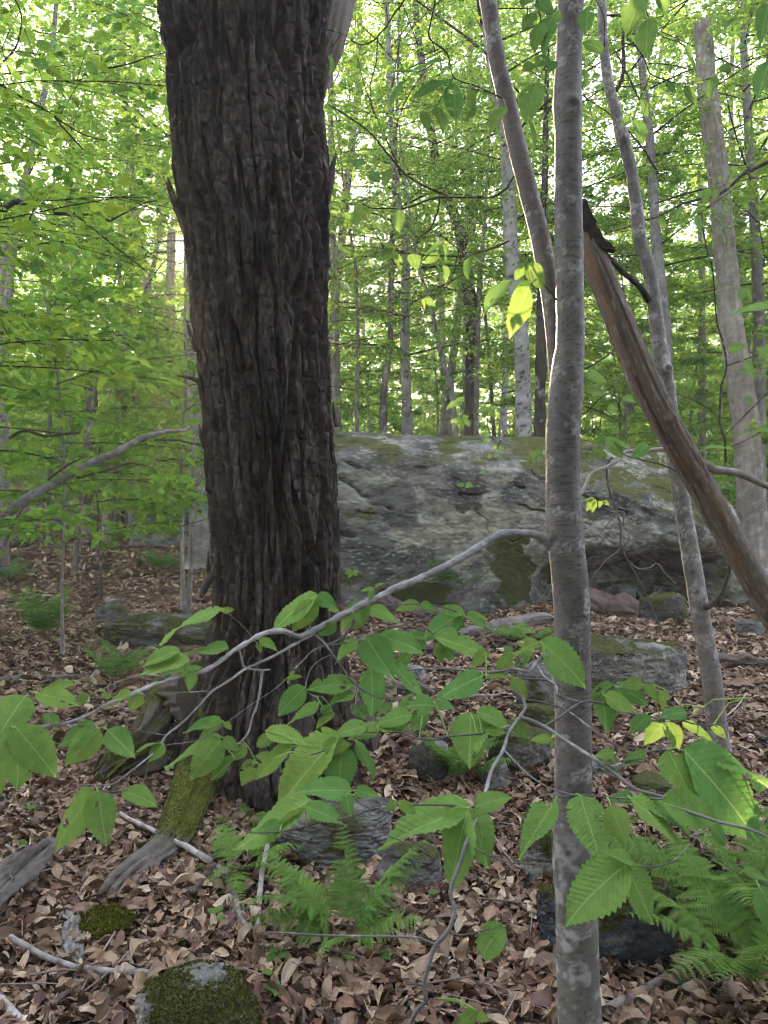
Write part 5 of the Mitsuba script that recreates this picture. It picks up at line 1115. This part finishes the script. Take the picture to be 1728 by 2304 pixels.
S1.leaves('''A 165 765 100 990 250 t
A 90 970 130 1375 190 t
A 105 970 365 1285 215 t
A 240 750 515 815 90 t
A 320 715 482 675 42 y
A 560 745 500 830 70 uy
A 680 735 640 800 90 uy
A 850 745 670 840 70 t
A 905 755 820 882 110 uy
A 630 975 365 1090 140 t
A 645 980 485 1165 190 t
A 695 985 878 1165 140 t
A 305 880 320 1010 110 ud
A -70 1200 10 1400 120 ty
A 1435 205 1015 388 92 m
A 1440 215 1515 205 45 y
A 1445 220 1440 185 30 y
A 1480 455 1165 495 100 t
A 1165 475 915 565 62 m
A 1230 535 890 620 72 t
A 1310 580 1015 632 78 ud
A 1240 605 1252 705 95 m
A 1215 610 1160 640 40 y
A 1440 930 1185 1000 58 t
A 1450 930 1295 1045 95 uy
A 1455 935 1500 985 40 m
A 1430 1035 1065 1230 82 t
A 1430 1050 1265 1252 190 t
A 1450 1040 1555 1100 90 t
A 1040 1070 880 1115 45 uy
A 1060 1075 985 1165 100 m
A 1600 1100 1490 1172 90 m
A 1655 1180 1560 1358 135 uy
A 1520 1170 1368 1312 45 t
D 625 88 328 468 240 t
D 635 88 728 398 225 m
D 790 90 1022 165 40 m
B 400 110 80 340 115 m
B 385 150 235 345 150 uy
B 395 115 528 185 115 t
B 470 200 548 222 42 y
B 735 180 540 325 125 m
B 640 230 690 292 60 m
B 735 195 945 282 92 t
B 1060 170 905 205 72 t
B 1065 170 1172 215 60 t
B 1340 230 1075 388 125 t
B 1350 235 1185 195 55 m
B 1365 240 1508 265 68 t
B 1360 250 1500 312 50 t
B 1340 250 1280 362 75 ud
B 1160 385 1512 500 112 t
B 1190 420 1200 550 78 uy
B 1205 420 1285 540 105 ud
B 1095 390 915 372 62 d
B 1100 420 1020 440 60 d
B 800 380 1090 472 78 t
B 715 388 888 618 225 t
B 660 405 493 545 88 m
B 1000 490 898 572 92 t
B 740 575 765 908 185 t
B 890 575 1092 778 92 d
B 20 400 150 480 92 uy
B 10 430 25 492 50 uy
B 520 300 400 372 92 ud
B 210 650 302 640 32 y
B 220 640 250 598 30 y
B 215 650 210 690 30 y
B 765 70 678 85 32 y
B 755 75 738 138 48 m
B 770 60 852 25 26 y
B 320 708 135 892 150 t
B 640 700 330 700 72 e
B 640 762 448 792 70 cm
B 410 815 170 968 82 m
B 505 890 385 972 52 uy
B 430 830 482 912 80 ud
B 640 835 705 942 115 ud
B 880 810 775 902 80 ud''')
# the leafy young beech whose bent stem leaves the frame at the bottom
sd_ = lambda x, y: float(np.interp(y, [1400, 1550, 1750, 1900, 2150, 2304], [1.48, 1.36, 1.20, 1.08, 1.02, 1.02]))
S2 = Spray(thing('beech_sapling', 'young beech with a crooked bare stem at the bottom edge and broad toothed green leaves', 'sapling'), sd_)
st = [('E', 1000, 1596), ('E', 1050, 1500), ('E', 1100, 1440), ('E', 1090, 1340), ('E', 1120, 1220), ('E', 1160, 1090), ('E', 1215, 1030), ('E', 1250, 980), ('E', 1285, 860), ('E', 1262, 750), ('E', 1320, 560), ('E', 1375, 390), ('E', 1450, 220), ('B', 1490, 1380), ('B', 1530, 1240), ('B', 1600, 1120), ('B', 1640, 1000), ('C', 50, 900), ('C', 85, 830), ('C', 70, 780), ('C', 0, 735)]
S2.twig([('E', 960, 1900), ('E', 975, 1700)] + st, 11, 7, 50, base=(.24, .23, .225), name='stem')
low = P(*px('E', 960, 1900), 1.035)
g0 = float(gz(low[0], low[1] + .1)); pts = np.array([low, [low[0] - .02, low[1] + .03, low[2] * .6 + .4 * g0], [low[0] + .02, low[1] + .1, g0 - .05]])
V, F, t_, s_ = tube(pts, [.0033, .0042, .006], 10, .01); part(S2.k, 'stem', (V, F), 'm_beech', color=grey_bark(V, t_, s_, 760))
for i, (pts, a, b) in enumerate([
    ([('C', 55, 905), ('C', 210, 965), ('C', 350, 1060), ('C', 480, 1140), ('C', 600, 1220), ('C', 720, 1310), ('C', 800, 1370), ('C', 990, 1430), ('F', 980, 137), ('F', 1340, 285), ('F', 1450, 312), ('F', 1560, 340), ('F', 1659, 385), ('F', 1800, 440)], 10, 5),
    ([('C', 215, 960), ('C', 300, 910), ('C', 380, 850), ('C', 490, 800), ('C', 590, 815), ('C', 700, 860), ('C', 820, 885), ('C', 960, 910), ('C', 1090, 915), ('C', 1200, 890), ('C', 1250, 840)], 6, 3), ([('C', 1090, 915), ('C', 1200, 950), ('C', 1300, 955), ('C', 1400, 920), ('C', 1490, 830), ('C', 1520, 780)], 3.5, 2.5),
    ([('C', 280, 755), ('C', 400, 795), ('C', 480, 810)], 5, 4), ([('B', 980, 600), ('B', 1200, 588), ('B', 1350, 600), ('B', 1480, 612), ('B', 1580, 605), ('C', 0, 590), ('C', 110, 610), ('C', 150, 560), ('C', 225, 500)], 4, 10), ([('C', 140, 520), ('C', 210, 640), ('C', 290, 710), ('C', 270, 780)], 4, 4),
    ([('C', 0, 640), ('C', 100, 655), ('C', 200, 660), ('C', 290, 705)], 4, 4), ([('C', -60, 1110), ('C', 0, 1170), ('C', 100, 1270), ('C', 220, 1350), ('C', 330, 1390), ('F', 400, 110)], 5, 3), ([('C', 90, 790), ('C', 250, 820), ('C', 370, 870), ('C', 480, 950), ('C', 600, 1040), ('C', 720, 1100), ('C', 860, 1112)], 4, 2.5),
    ([('C', 630, 1225), ('C', 720, 1202), ('C', 800, 1160), ('C', 900, 1125), ('C', 1000, 1115)], 6, 4), ([('C', 720, 1200), ('C', 860, 1180)], 5, 3), ([('E', -100, 330), ('E', 0, 357), ('E', 150, 350), ('E', 300, 320), ('E', 440, 285), ('E', 600, 260), ('E', 720, 215), ('E', 860, 185), ('E', 980, 175), ('E', 1120, 175), ('E', 1250, 178), ('E', 1420, 190)], 3, 5),
    ([('E', 655, 150), ('E', 700, 180), ('E', 760, 208)], 2.5, 2.5), ([('E', 740, 310), ('E', 850, 370), ('E', 1000, 430), ('E', 1110, 490), ('E', 1170, 530)], 3, 3), ([('E', 1390, 430), ('E', 1480, 490), ('F', 0, 550), ('F', 90, 556), ('F', 260, 556)], 4, 2.5), ([('E', 1160, 1080), ('E', 1000, 1030), ('E', 700, 1026), ('E', 400, 1020), ('E', 200, 1006), ('E', 0, 1000)], 6, 3),
    ([('E', 1250, 1000), ('E', 1340, 1020), ('E', 1410, 1005), ('E', 1600, 960)], 5, 2.5), ([('E', 1100, 1440), ('E', 1180, 1432)], 4, 2), ([('E', 930, 1290), ('E', 1000, 1330), ('E', 1090, 1346)], 4, 5), ([('B', 600, 940), ('B', 700, 1000), ('B', 900, 1000), ('B', 1050, 1042), ('B', 1160, 1050), ('B', 1240, 1030), ('B', 1450, 1010), ('C', 40, 930)], 3, 4),
    ([('F', 1170, 370), ('F', 1250, 440), ('F', 1380, 560), ('F', 1450, 610), ('F', 1560, 660), ('F', 1659, 700)], 3.5, 3), ([('F', 1340, 290), ('F', 1270, 340), ('F', 1170, 370)], 3.5, 3), ([('F', 700, 130), ('F', 800, 135), ('F', 980, 137)], 3, 4), ([('F', 290, 130), ('F', 440, 112), ('F', 640, 130), ('F', 780, 135)], 3, 3),
    ([('F', 760, 560), ('F', 880, 580), ('F', 1000, 560), ('F', 1160, 430), ('F', 1200, 370)], 3, 3), ([('B', 350, 1150), ('B', 560, 1080), ('B', 640, 1050), ('B', 640, 1010)], 3, 3), ([('B', 640, 1380), ('B', 640, 1420), ('E', 680, 165)], 2.5, 2.5), ([('C', 850, 690), ('C', 760, 730), ('C', 660, 700), ('C', 600, 750), ('C', 490, 800)], 3, 3)]):
    S2.twig(pts, a, b, 60 + i, base=(.2, .19, .18) if i in (0, 4, 5, 7, 15) else (.11, .095, .085))
S2.leaves('''B 1490 480 1400 592 92 uy
B 1655 475 1565 642 92 uy
B 1659 478 1600 440 50 t
B 1470 635 1160 785 160 t
B 1490 652 1662 640 62 uy
B 1010 890 770 942 92 m
B 1155 830 888 835 110 ce
B 1090 850 1020 1022 132 ud
B 1150 800 1302 850 82 d
B 1390 875 1350 1112 260 m
B 1430 868 1662 962 72 m
B 1490 985 1622 1000 60 y
B 720 960 478 1030 82 m
B 780 960 1022 985 62 m
B 820 965 588 1038 62 m
B 545 1010 125 1500 180 yh
B 430 1100 618 1078 100 ym
B 560 1092 540 1368 230 d
B 650 1060 780 1312 112 ud
B 60 990 360 1078 92 y
B 100 1020 0 1100 82 t
B 240 1090 -10 1292 66 y
B 110 1170 -5 1150 62 t
B 620 1380 250 1378 120 d
B 640 1376 808 1422 76 d
C 180 410 488 698 170 t
C 175 415 -5 500 92 e
C 120 480 20 578 50 e
C 0 650 92 792 95 uy
C 0 915 105 1042 92 m
C 250 1040 118 1050 50 y
C 250 1042 250 1088 40 y
C 655 690 498 800 112 ud
C 590 740 612 1008 170 ud
C 600 762 842 872 122 t
C 855 690 708 690 60 t
C 860 690 948 792 62 uy
C 660 700 892 812 92 t
C 1000 730 950 852 62 c
C 1130 870 952 902 62 t
C 880 890 800 1042 132 ud
C 975 945 885 1108 135 uy 1.5
C 1010 930 1088 1112 85 uyh 1.5
C 1110 930 1302 1082 85 uyh 1.5
C 1300 960 1392 1052 60 uy 1.5
C 1010 1115 1096 1402 260 t 1.28
C 1200 1080 1680 1325 160 t 1.30
C 1110 1115 1612 1688 310 t 1.27
C 870 1130 668 1240 142 ud
C 660 1130 528 1162 62 m
C 640 1150 575 1192 40 uy
F 290 130 38 532 145 t
F 440 112 485 408 305 m
F 640 178 688 372 175 y
F 770 140 1122 418 112 t
F 810 130 1205 362 70 d
F 970 160 1362 282 190 m
F 800 130 635 130 50 t
F 745 560 322 938 225 my
F 740 565 918 952 215 my
F 780 552 552 476 72 m
F 1602 705 1720 985 220 t
F 1290 310 1402 442 100 d
F 1500 600 1660 662 60 m
E 1395 185 785 445 100 m
E 1375 200 1243 775 240 m
E 1395 205 1472 478 235 m
E 1420 190 1655 112 92 m
E 350 140 -145 475 105 m
E 170 300 -10 355 62 d
E 320 200 128 342 92 uy
E 320 186 592 302 82 d
E 582 110 622 205 105 d
E 910 150 838 218 52 y
E 920 160 1042 230 46 y
E 1615 962 1422 1178 125 mc
E 1430 1508 1285 1600 115 y
E 1425 1530 1515 1575 46 y''')
# leaves hanging from boughs above the frame
def over(label, d, twigs, table, base=(.06, .052, .046)):
    S = Spray(thing('overhanging_branch', label, 'branch'), lambda x, y: d)
    for i, (pts, a, b) in enumerate(twigs): S.twig(pts, a, b, 90 + i, base=base, bsdf='m_matte')
    S.leaves(table)
over('thin dark branch with shaded broad leaves drooping between the thick trunk and the beech', 1.75,
     [([('H', 1000, -250), ('H', 975, -80), ('H', 950, 20), ('H', 900, 80), ('H', 840, 180), ('H', 790, 240), ('H', 780, 400), ('H', 740, 560), ('H', 765, 740)], 4.5, 2), ([('H', 790, 240), ('H', 680, 290), ('H', 560, 220), ('H', 440, 190)], 3, 2), ([('H', 950, 20), ('H', 800, 20), ('H', 715, -30)], 2.5, 2),
      ([('H', 1200, -200), ('H', 1150, 60), ('H', 1120, 230), ('H', 1240, 350), ('H', 1280, 500), ('H', 1430, 560), ('H', 1600, 640)], 4, 2.5), ([('H', 1120, 230), ('H', 1160, 380), ('H', 1040, 470)], 2.5, 2), ([('H', 1280, 500), ('H', 1170, 690)], 2, 2), ([('H', 1430, 560), ('H', 1380, 540)], 2, 2), ([('H', 565, 215), ('H', 500, 310), ('H', 490, 360)], 2, 1.5)],
     '''H 715 -25 708 128 190 d
H 1265 515 992 612 112 d
H 1230 395 1028 442 92 d
H 1030 470 845 680 70 d
H 1030 470 890 465 50 d
H 1290 540 1288 792 142 ud
H 1380 560 1402 762 72 y
H 1080 720 1122 852 80 m
H 1170 690 1230 852 92 m
H 1620 690 1508 852 92 y
H 1420 700 1350 800 60 m
H 485 362 488 482 52 m''')
over('branch ending in two large sunlit yellow-green leaves left of the beech trunk', 2.2, [([('I', 290, 1945), ('I', 210, 1850), ('I', 140, 1790), ('I', 95, 1700), ('I', 90, 1600)], 4, 2), ([('I', 140, 1790), ('I', 115, 1845)], 2.5, 2)],
     '''I 112 1852 -18 2185 180 uy
I 92 1708 212 1872 82 uy
I 95 1710 15 1815 62 uy
I 122 1832 0 1850 60 t
H 1650 1815 1472 2038 82 m''')
over('sprigs of small leaves on a dark twig in the gap right of the thick trunk', 3.0,
     [([('H', 1640, 1560), ('H', 1500, 1620), ('H', 1300, 1660), ('H', 1100, 1655), ('H', 960, 1640), ('H', 860, 1635)], 4, 2), ([('H', 1190, 1270), ('H', 1130, 1480), ('H', 1060, 1540), ('H', 1000, 1610)], 4, 2), ([('H', 690, 1320), ('H', 760, 1350), ('H', 940, 1350), ('H', 1190, 1280), ('H', 1500, 1280), ('H', 1640, 1210)], 2.5, 5), ([('H', 1210, 1570), ('H', 1240, 1660)], 2, 2),
      ([('H', 470, 680), ('H', 620, 770), ('H', 740, 860), ('H', 860, 1005), ('H', 960, 1120), ('H', 1080, 1200), ('H', 1200, 1250)], 3, 5), ([('H', 880, 1900), ('H', 1000, 1900), ('H', 1095, 1925), ('H', 1200, 1890), ('H', 1300, 1660)], 2, 2)],
     '''H 690 1320 638 1462 66 uy
H 930 1360 925 1512 82 m
H 1010 1640 1042 1758 86 m
H 900 1645 942 1762 70 y
H 900 1612 808 1568 42 uy
H 900 1625 798 1672 46 uy
H 885 1640 920 1690 50 y
H 1220 1720 1232 1842 66 m
H 1218 1570 1222 1720 42 d
H 1380 1672 1375 1818 66 m
H 1410 1670 1562 1772 62 m
H 1215 1570 1088 1652 52 m
H 1190 1650 1090 1705 60 m
H 1092 1930 1168 1990 52 uy
H 1092 1935 1088 2010 34 uy
H 740 1120 800 1200 80 d
H 690 1040 640 1110 80 d
H 860 1100 830 1210 75 y''')
over('cluster of hanging shaded leaves at the top just left of the beech trunk', 1.7, [([('I', 140, -150), ('I', 170, 30), ('I', 240, 90), ('I', 285, 60)], 4, 2), ([('I', 170, 30), ('I', 200, 200), ('I', 240, 360), ('I', 170, 520), ('I', 115, 770)], 3, 2), ([('I', 60, -120), ('I', 100, 80), ('I', 90, 200)], 3, 2)],
     '''I 160 10 252 132 110 d
I 285 70 182 292 102 d
I 182 150 140 332 92 m
I 150 80 60 190 80 m
I 232 370 132 472 112 d
I 130 410 62 490 80 m
I 290 400 225 475 60 d
I 160 530 88 792 150 m
I 112 778 142 1002 86 m
I 100 -20 60 90 90 m
I 240 200 200 370 60 d''')
over('dark leafy branch hanging from the top edge right of the beech trunk', 1.6, [([('I', 620, -200), ('I', 530, -20), ('I', 500, 60), ('I', 480, 200)], 3, 2), ([('I', 960, -200), ('I', 850, -30), ('I', 880, 100), ('I', 960, 230), ('I', 1100, 285), ('I', 1180, 400)], 3, 2), ([('I', 740, 240), ('I', 850, 370), ('I', 900, 480), ('I', 1000, 520), ('I', 1100, 545), ('I', 1200, 530), ('I', 1310, 500)], 3, 2), ([('I', 530, -20), ('I', 600, 150), ('I', 595, 320)], 2.5, 2), ([('I', 740, 240), ('I', 830, 60), ('I', 850, -30)], 3, 3),
      ([('I', 900, 480), ('I', 840, 620), ('I', 790, 760)], 2.5, 2)],
     '''I 490 40 478 232 92 d
I 595 335 460 262 95 d
I 830 -25 742 232 150 m
I 960 -35 972 112 100 m
I 880 120 868 372 110 m
I 1110 290 1192 478 100 d
I 1050 290 1080 392 52 d
I 1110 565 1196 678 82 m
I 840 640 882 762 70 m
I 835 600 945 628 50 d
I 940 720 1062 760 52 d
I 790 770 862 932 100 d
I 760 770 700 830 60 d
I 1145 520 1245 525 44 y
I 1310 502 1280 642 68 m
I 1420 440 1330 450 60 m
I 1470 112 1362 192 60 y
I 1000 530 1060 600 60 d
I 470 450 480 560 60 d''')
over('large dim leaves hanging into the frame at the upper right edge', 1.5, [([('I', 1800, -150), ('I', 1720, 0), ('I', 1665, 30), ('I', 1640, 60)], 3, 2), ([('I', 1720, 0), ('I', 1700, 250), ('I', 1665, 390)], 3, 2)],
     '''I 1662 32 1600 312 155 ud
I 1668 395 1590 642 140 d
I 1640 -30 1600 40 70 m''')
over('long thin dark branch slanting across the right side with sparse leaves', 5.0, [([('I', 1900, 960), ('I', 1659, 1050), ('I', 1580, 1090), ('I', 1500, 1130), ('I', 1400, 1220), ('I', 1320, 1268), ('I', 1200, 1295), ('I', 1120, 1315), ('I', 1030, 1360), ('I', 950, 1402), ('I', 860, 1430), ('I', 750, 1470), ('I', 600, 1512)], 8, 3), ([('I', 1430, 1190), ('I', 1540, 1080), ('I', 1659, 980)], 3, 2),
      ([('I', 1230, 1390), ('I', 1250, 1560), ('I', 1300, 1750), ('I', 1330, 2100), ('L', 1365, 0), ('L', 1390, 160), ('L', 1355, 300), ('L', 1345, 520), ('L', 1380, 650), ('L', 1385, 850)], 3, 5), ([('L', 1659, 330), ('L', 1560, 430), ('L', 1450, 540), ('L', 1345, 640)], 3, 2), ([('L', 990, 310), ('L', 1120, 360), ('L', 1230, 410), ('L', 1345, 500)], 3, 2), ([('L', 1390, 160), ('L', 1500, 120), ('L', 1659, 60)], 3, 2), ([('L', 1659, 560), ('L', 1450, 670), ('L', 1400, 690)], 2.5, 2)],
     '''I 1270 1220 1240 1320 52 y
I 1330 1230 1300 1300 42 y
I 1180 1400 1230 1500 60 d
I 1100 1330 1060 1420 50 m
I 1340 1480 1390 1570 56 d
I 950 1420 1000 1480 50 y
I 1500 1872 1466 1955 62 y
I 1520 1870 1555 1955 52 y
I 1659 1970 1420 2030 90 m
I 1240 1370 1340 1350 20 y
L 1500 120 1572 245 80 m
L 1460 190 1540 205 40 m
L 1430 690 1222 692 46 m
L 1660 560 1580 580 50 m
L 1659 100 1560 60 90 m
L 1400 60 1520 20 70 m
L 1510 360 1540 410 46 d''')
# twigs of leaves near the boulder and the dead branch
over('drooping twig with a few green leaves beside the dead branch, right of the beech', 4.0, [([('L', 470, 180), ('L', 560, 130), ('L', 700, 40), ('L', 860, -60)], 4, 2.5), ([('L', 1110, 880), ('L', 1000, 810), ('L', 850, 770), ('L', 740, 740), ('L', 640, 640), ('L', 600, 600)], 3, 2.5), ([('L', 470, 470), ('L', 560, 380), ('L', 640, 300), ('L', 700, 230)], 3, 2), ([('L', 470, 420), ('L', 600, 470), ('L', 710, 530)], 3, 2), ([('L', 660, 290), ('L', 710, 470), ('L', 740, 520)], 2.5, 2), ([('L', 460, 985), ('L', 520, 1015), ('L', 620, 1040)], 2, 1.5)],
     '''L 605 620 722 748 80 m
L 660 640 792 700 56 m
L 590 620 530 680 60 d
L 880 670 785 755 82 d
L 520 700 620 742 40 y
L 480 200 622 262 90 m
L 490 300 622 372 92 m
L 660 410 620 482 70 m
L 720 360 780 400 60 m
L 530 1020 440 1040 40 uy
L 535 1020 478 1100 60 uy
L 540 1022 520 1108 50 uy
L 580 1030 568 1078 34 uy
L 590 1035 635 1068 34 uy
L 500 730 515 780 40 m''')
S = Spray(thing('boulder_seedling', 'thin seedling with bright yellow-green leaves growing on top of the huge boulder', 'seedling'), lambda x, y: 8.9)
for i, (pts, a, b) in enumerate([([('K', 1330, 640), ('K', 1330, 540), ('K', 1340, 480), ('K', 1345, 380)], 2.5, 1.5), ([('K', 1540, 640), ('K', 1500, 520), ('K', 1500, 430)], 2.5, 1.5), ([('K', 1620, 600), ('K', 1560, 690), ('K', 1510, 770), ('K', 1480, 840)], 2.2, 1.5)]): S.twig(pts, a, b, 150 + i, base=(.08, .07, .06), bsdf='m_matte')
S.leaves('''K 1330 500 1255 528 46 y
K 1330 505 1262 582 46 y
K 1332 505 1325 585 50 y
K 1335 500 1388 550 46 y
K 1335 495 1370 492 36 y
K 1342 375 1228 440 52 y
K 1345 370 1290 400 46 y
K 1345 372 1340 362 40 y
K 1500 430 1430 460 40 y
K 1500 432 1470 500 40 y
K 1502 430 1545 490 44 y
K 1505 428 1565 440 40 y
K 1510 600 1460 612 36 y
K 1520 640 1462 655 36 y
K 1560 690 1528 692 36 y
K 1565 692 1612 705 34 y
K 1530 740 1490 752 32 y
K 1540 740 1570 742 30 y
K 1480 840 1450 860 36 m
K 1350 930 1298 930 30 y
K 1360 930 1395 938 44 m''')
S = Spray(thing('boulder_seedling', 'low seedling of yellow-green leaves on the moss beside the beech trunk', 'seedling'), lambda x, y: 8.9)
S.twig([('L', 110, 790), ('L', 150, 740), ('L', 200, 710)], 2, 1.5, 160, base=(.08, .07, .06), bsdf='m_matte')
S.leaves('''L 150 740 102 788 36 y
L 170 720 110 740 36 y
L 190 712 140 712 34 y
L 200 710 225 745 34 m
L 160 745 200 762 34 m''')
S = Spray(thing('boulder_seedling', 'seedling with yellow-green leaves in the shade right beside the thick trunk at boulder foot', 'seedling'), lambda x, y: 7.5)
S.twig([('K', 600, 1640), ('K', 620, 1560), ('K', 630, 1490)], 2, 1.5, 161, base=(.08, .07, .06), bsdf='m_matte')
S.leaves('''K 625 1490 575 1500 36 y
K 628 1488 600 1530 36 y
K 632 1490 665 1490 36 y
K 632 1492 655 1520 34 m''')
# little plants in the litter
SM = [('D', 950, 240, 2, 'pair of small green leaves near the mossy root'), ('D', 1415, 950, 3, 'pale green lobed seedling beside the grey bark-covered stick'), ('E', 140, 1210, 3, 'dark green seedling in the litter below the bright fern, left'), ('E', 115, 1330, 3, 'small green plant low in the litter at the bottom'), ('E', 155, 1440, 3, 'lowest small green plant at the bottom, left of centre'),
      ('E', 555, 1225, 1, 'single round green leaf directly below the bright fern'), ('E', 1190, 795, 1, 'pale bluish-green leaf on the litter under the hanging leaf'), ('E', 1500, 1190, 2, 'dark green leaf in the litter beside the crooked bare stem'), ('D', 230, 250, 4, 'yellow-green seedling beside the pale split board'), ('D', 180, 470, 3, 'small pale green plant between the bare root and the leaves'), ('F', 1455, 610, 2, 'small green seedling in the ferns at the right'), ('E', 800, 1185, 1, 'small light green leaf tip near the fern stems')]
for i, (c, x, y, n, lab) in enumerate(SM):
    h = hit(*px(c, x, y)).copy(); h[2] = gz(h[0], h[1]) + .035; r = rng(880 + i)
    k = thing('seedling', lab, 'seedling')
    for j in range(n):
        a = r.uniform(0, 6.3); ax = unit(np.array([math.cos(a), math.sin(a), r.uniform(-.1, .4)])); nn = unit(np.array([r.normal(0, .2), -.3, 1]) - 0); nn = unit(nn - ax * (nn @ ax))
        V, F, uv = blade(h + ax * .008, ax, nn, r.uniform(.035, .05), .40, .4, .1, 880 + 10 * i + j, int(r.integers(1, 5)), teeth=7, stalk=np.array([h - [0, 0, .04], h, h + ax * .01]))
        part(k, 'leaf', (V, F), 'm_leaf', uv=uv)
h = hit(*px('F', 1040, 1400)).copy(); h[2] = gz(h[0], h[1]) + .05
V, F, uv = blade(h, unit(np.array([.3, -.25, -.45])), unit(np.array([-.3, -.8, .5])), .085, .42, .5, .25, 990, 2, teeth=9)
k = thing('torn_leaf', 'single torn pale blue-green leaf lying on the litter right of the beech foot', 'leaf')
put(k, (V, F), 'm_foliage', color=np.tile([.10, .19, .13], (len(V), 1)))
# ------------------------------------------------------------------ the hazy forest air
if True:
    scene['air'] = {'type': 'homogeneous', 'albedo': 0.95, 'sigma_t': 0.0022, 'phase': {'type': 'hg', 'g': 0.45}}
    scene['haze'] = {'type': 'cube', 'to_world': T().translate([0, 200, 20]).scale([410, 410, 22]), 'bsdf': {'type': 'null'}, 'interior': {'type': 'ref', 'id': 'air'}}
    scene['camera']['medium'] = {'type': 'ref', 'id': 'air'}
    labels['haze'] = {'label': 'thin sunlit haze in the forest air', 'kind': 'stuff'}
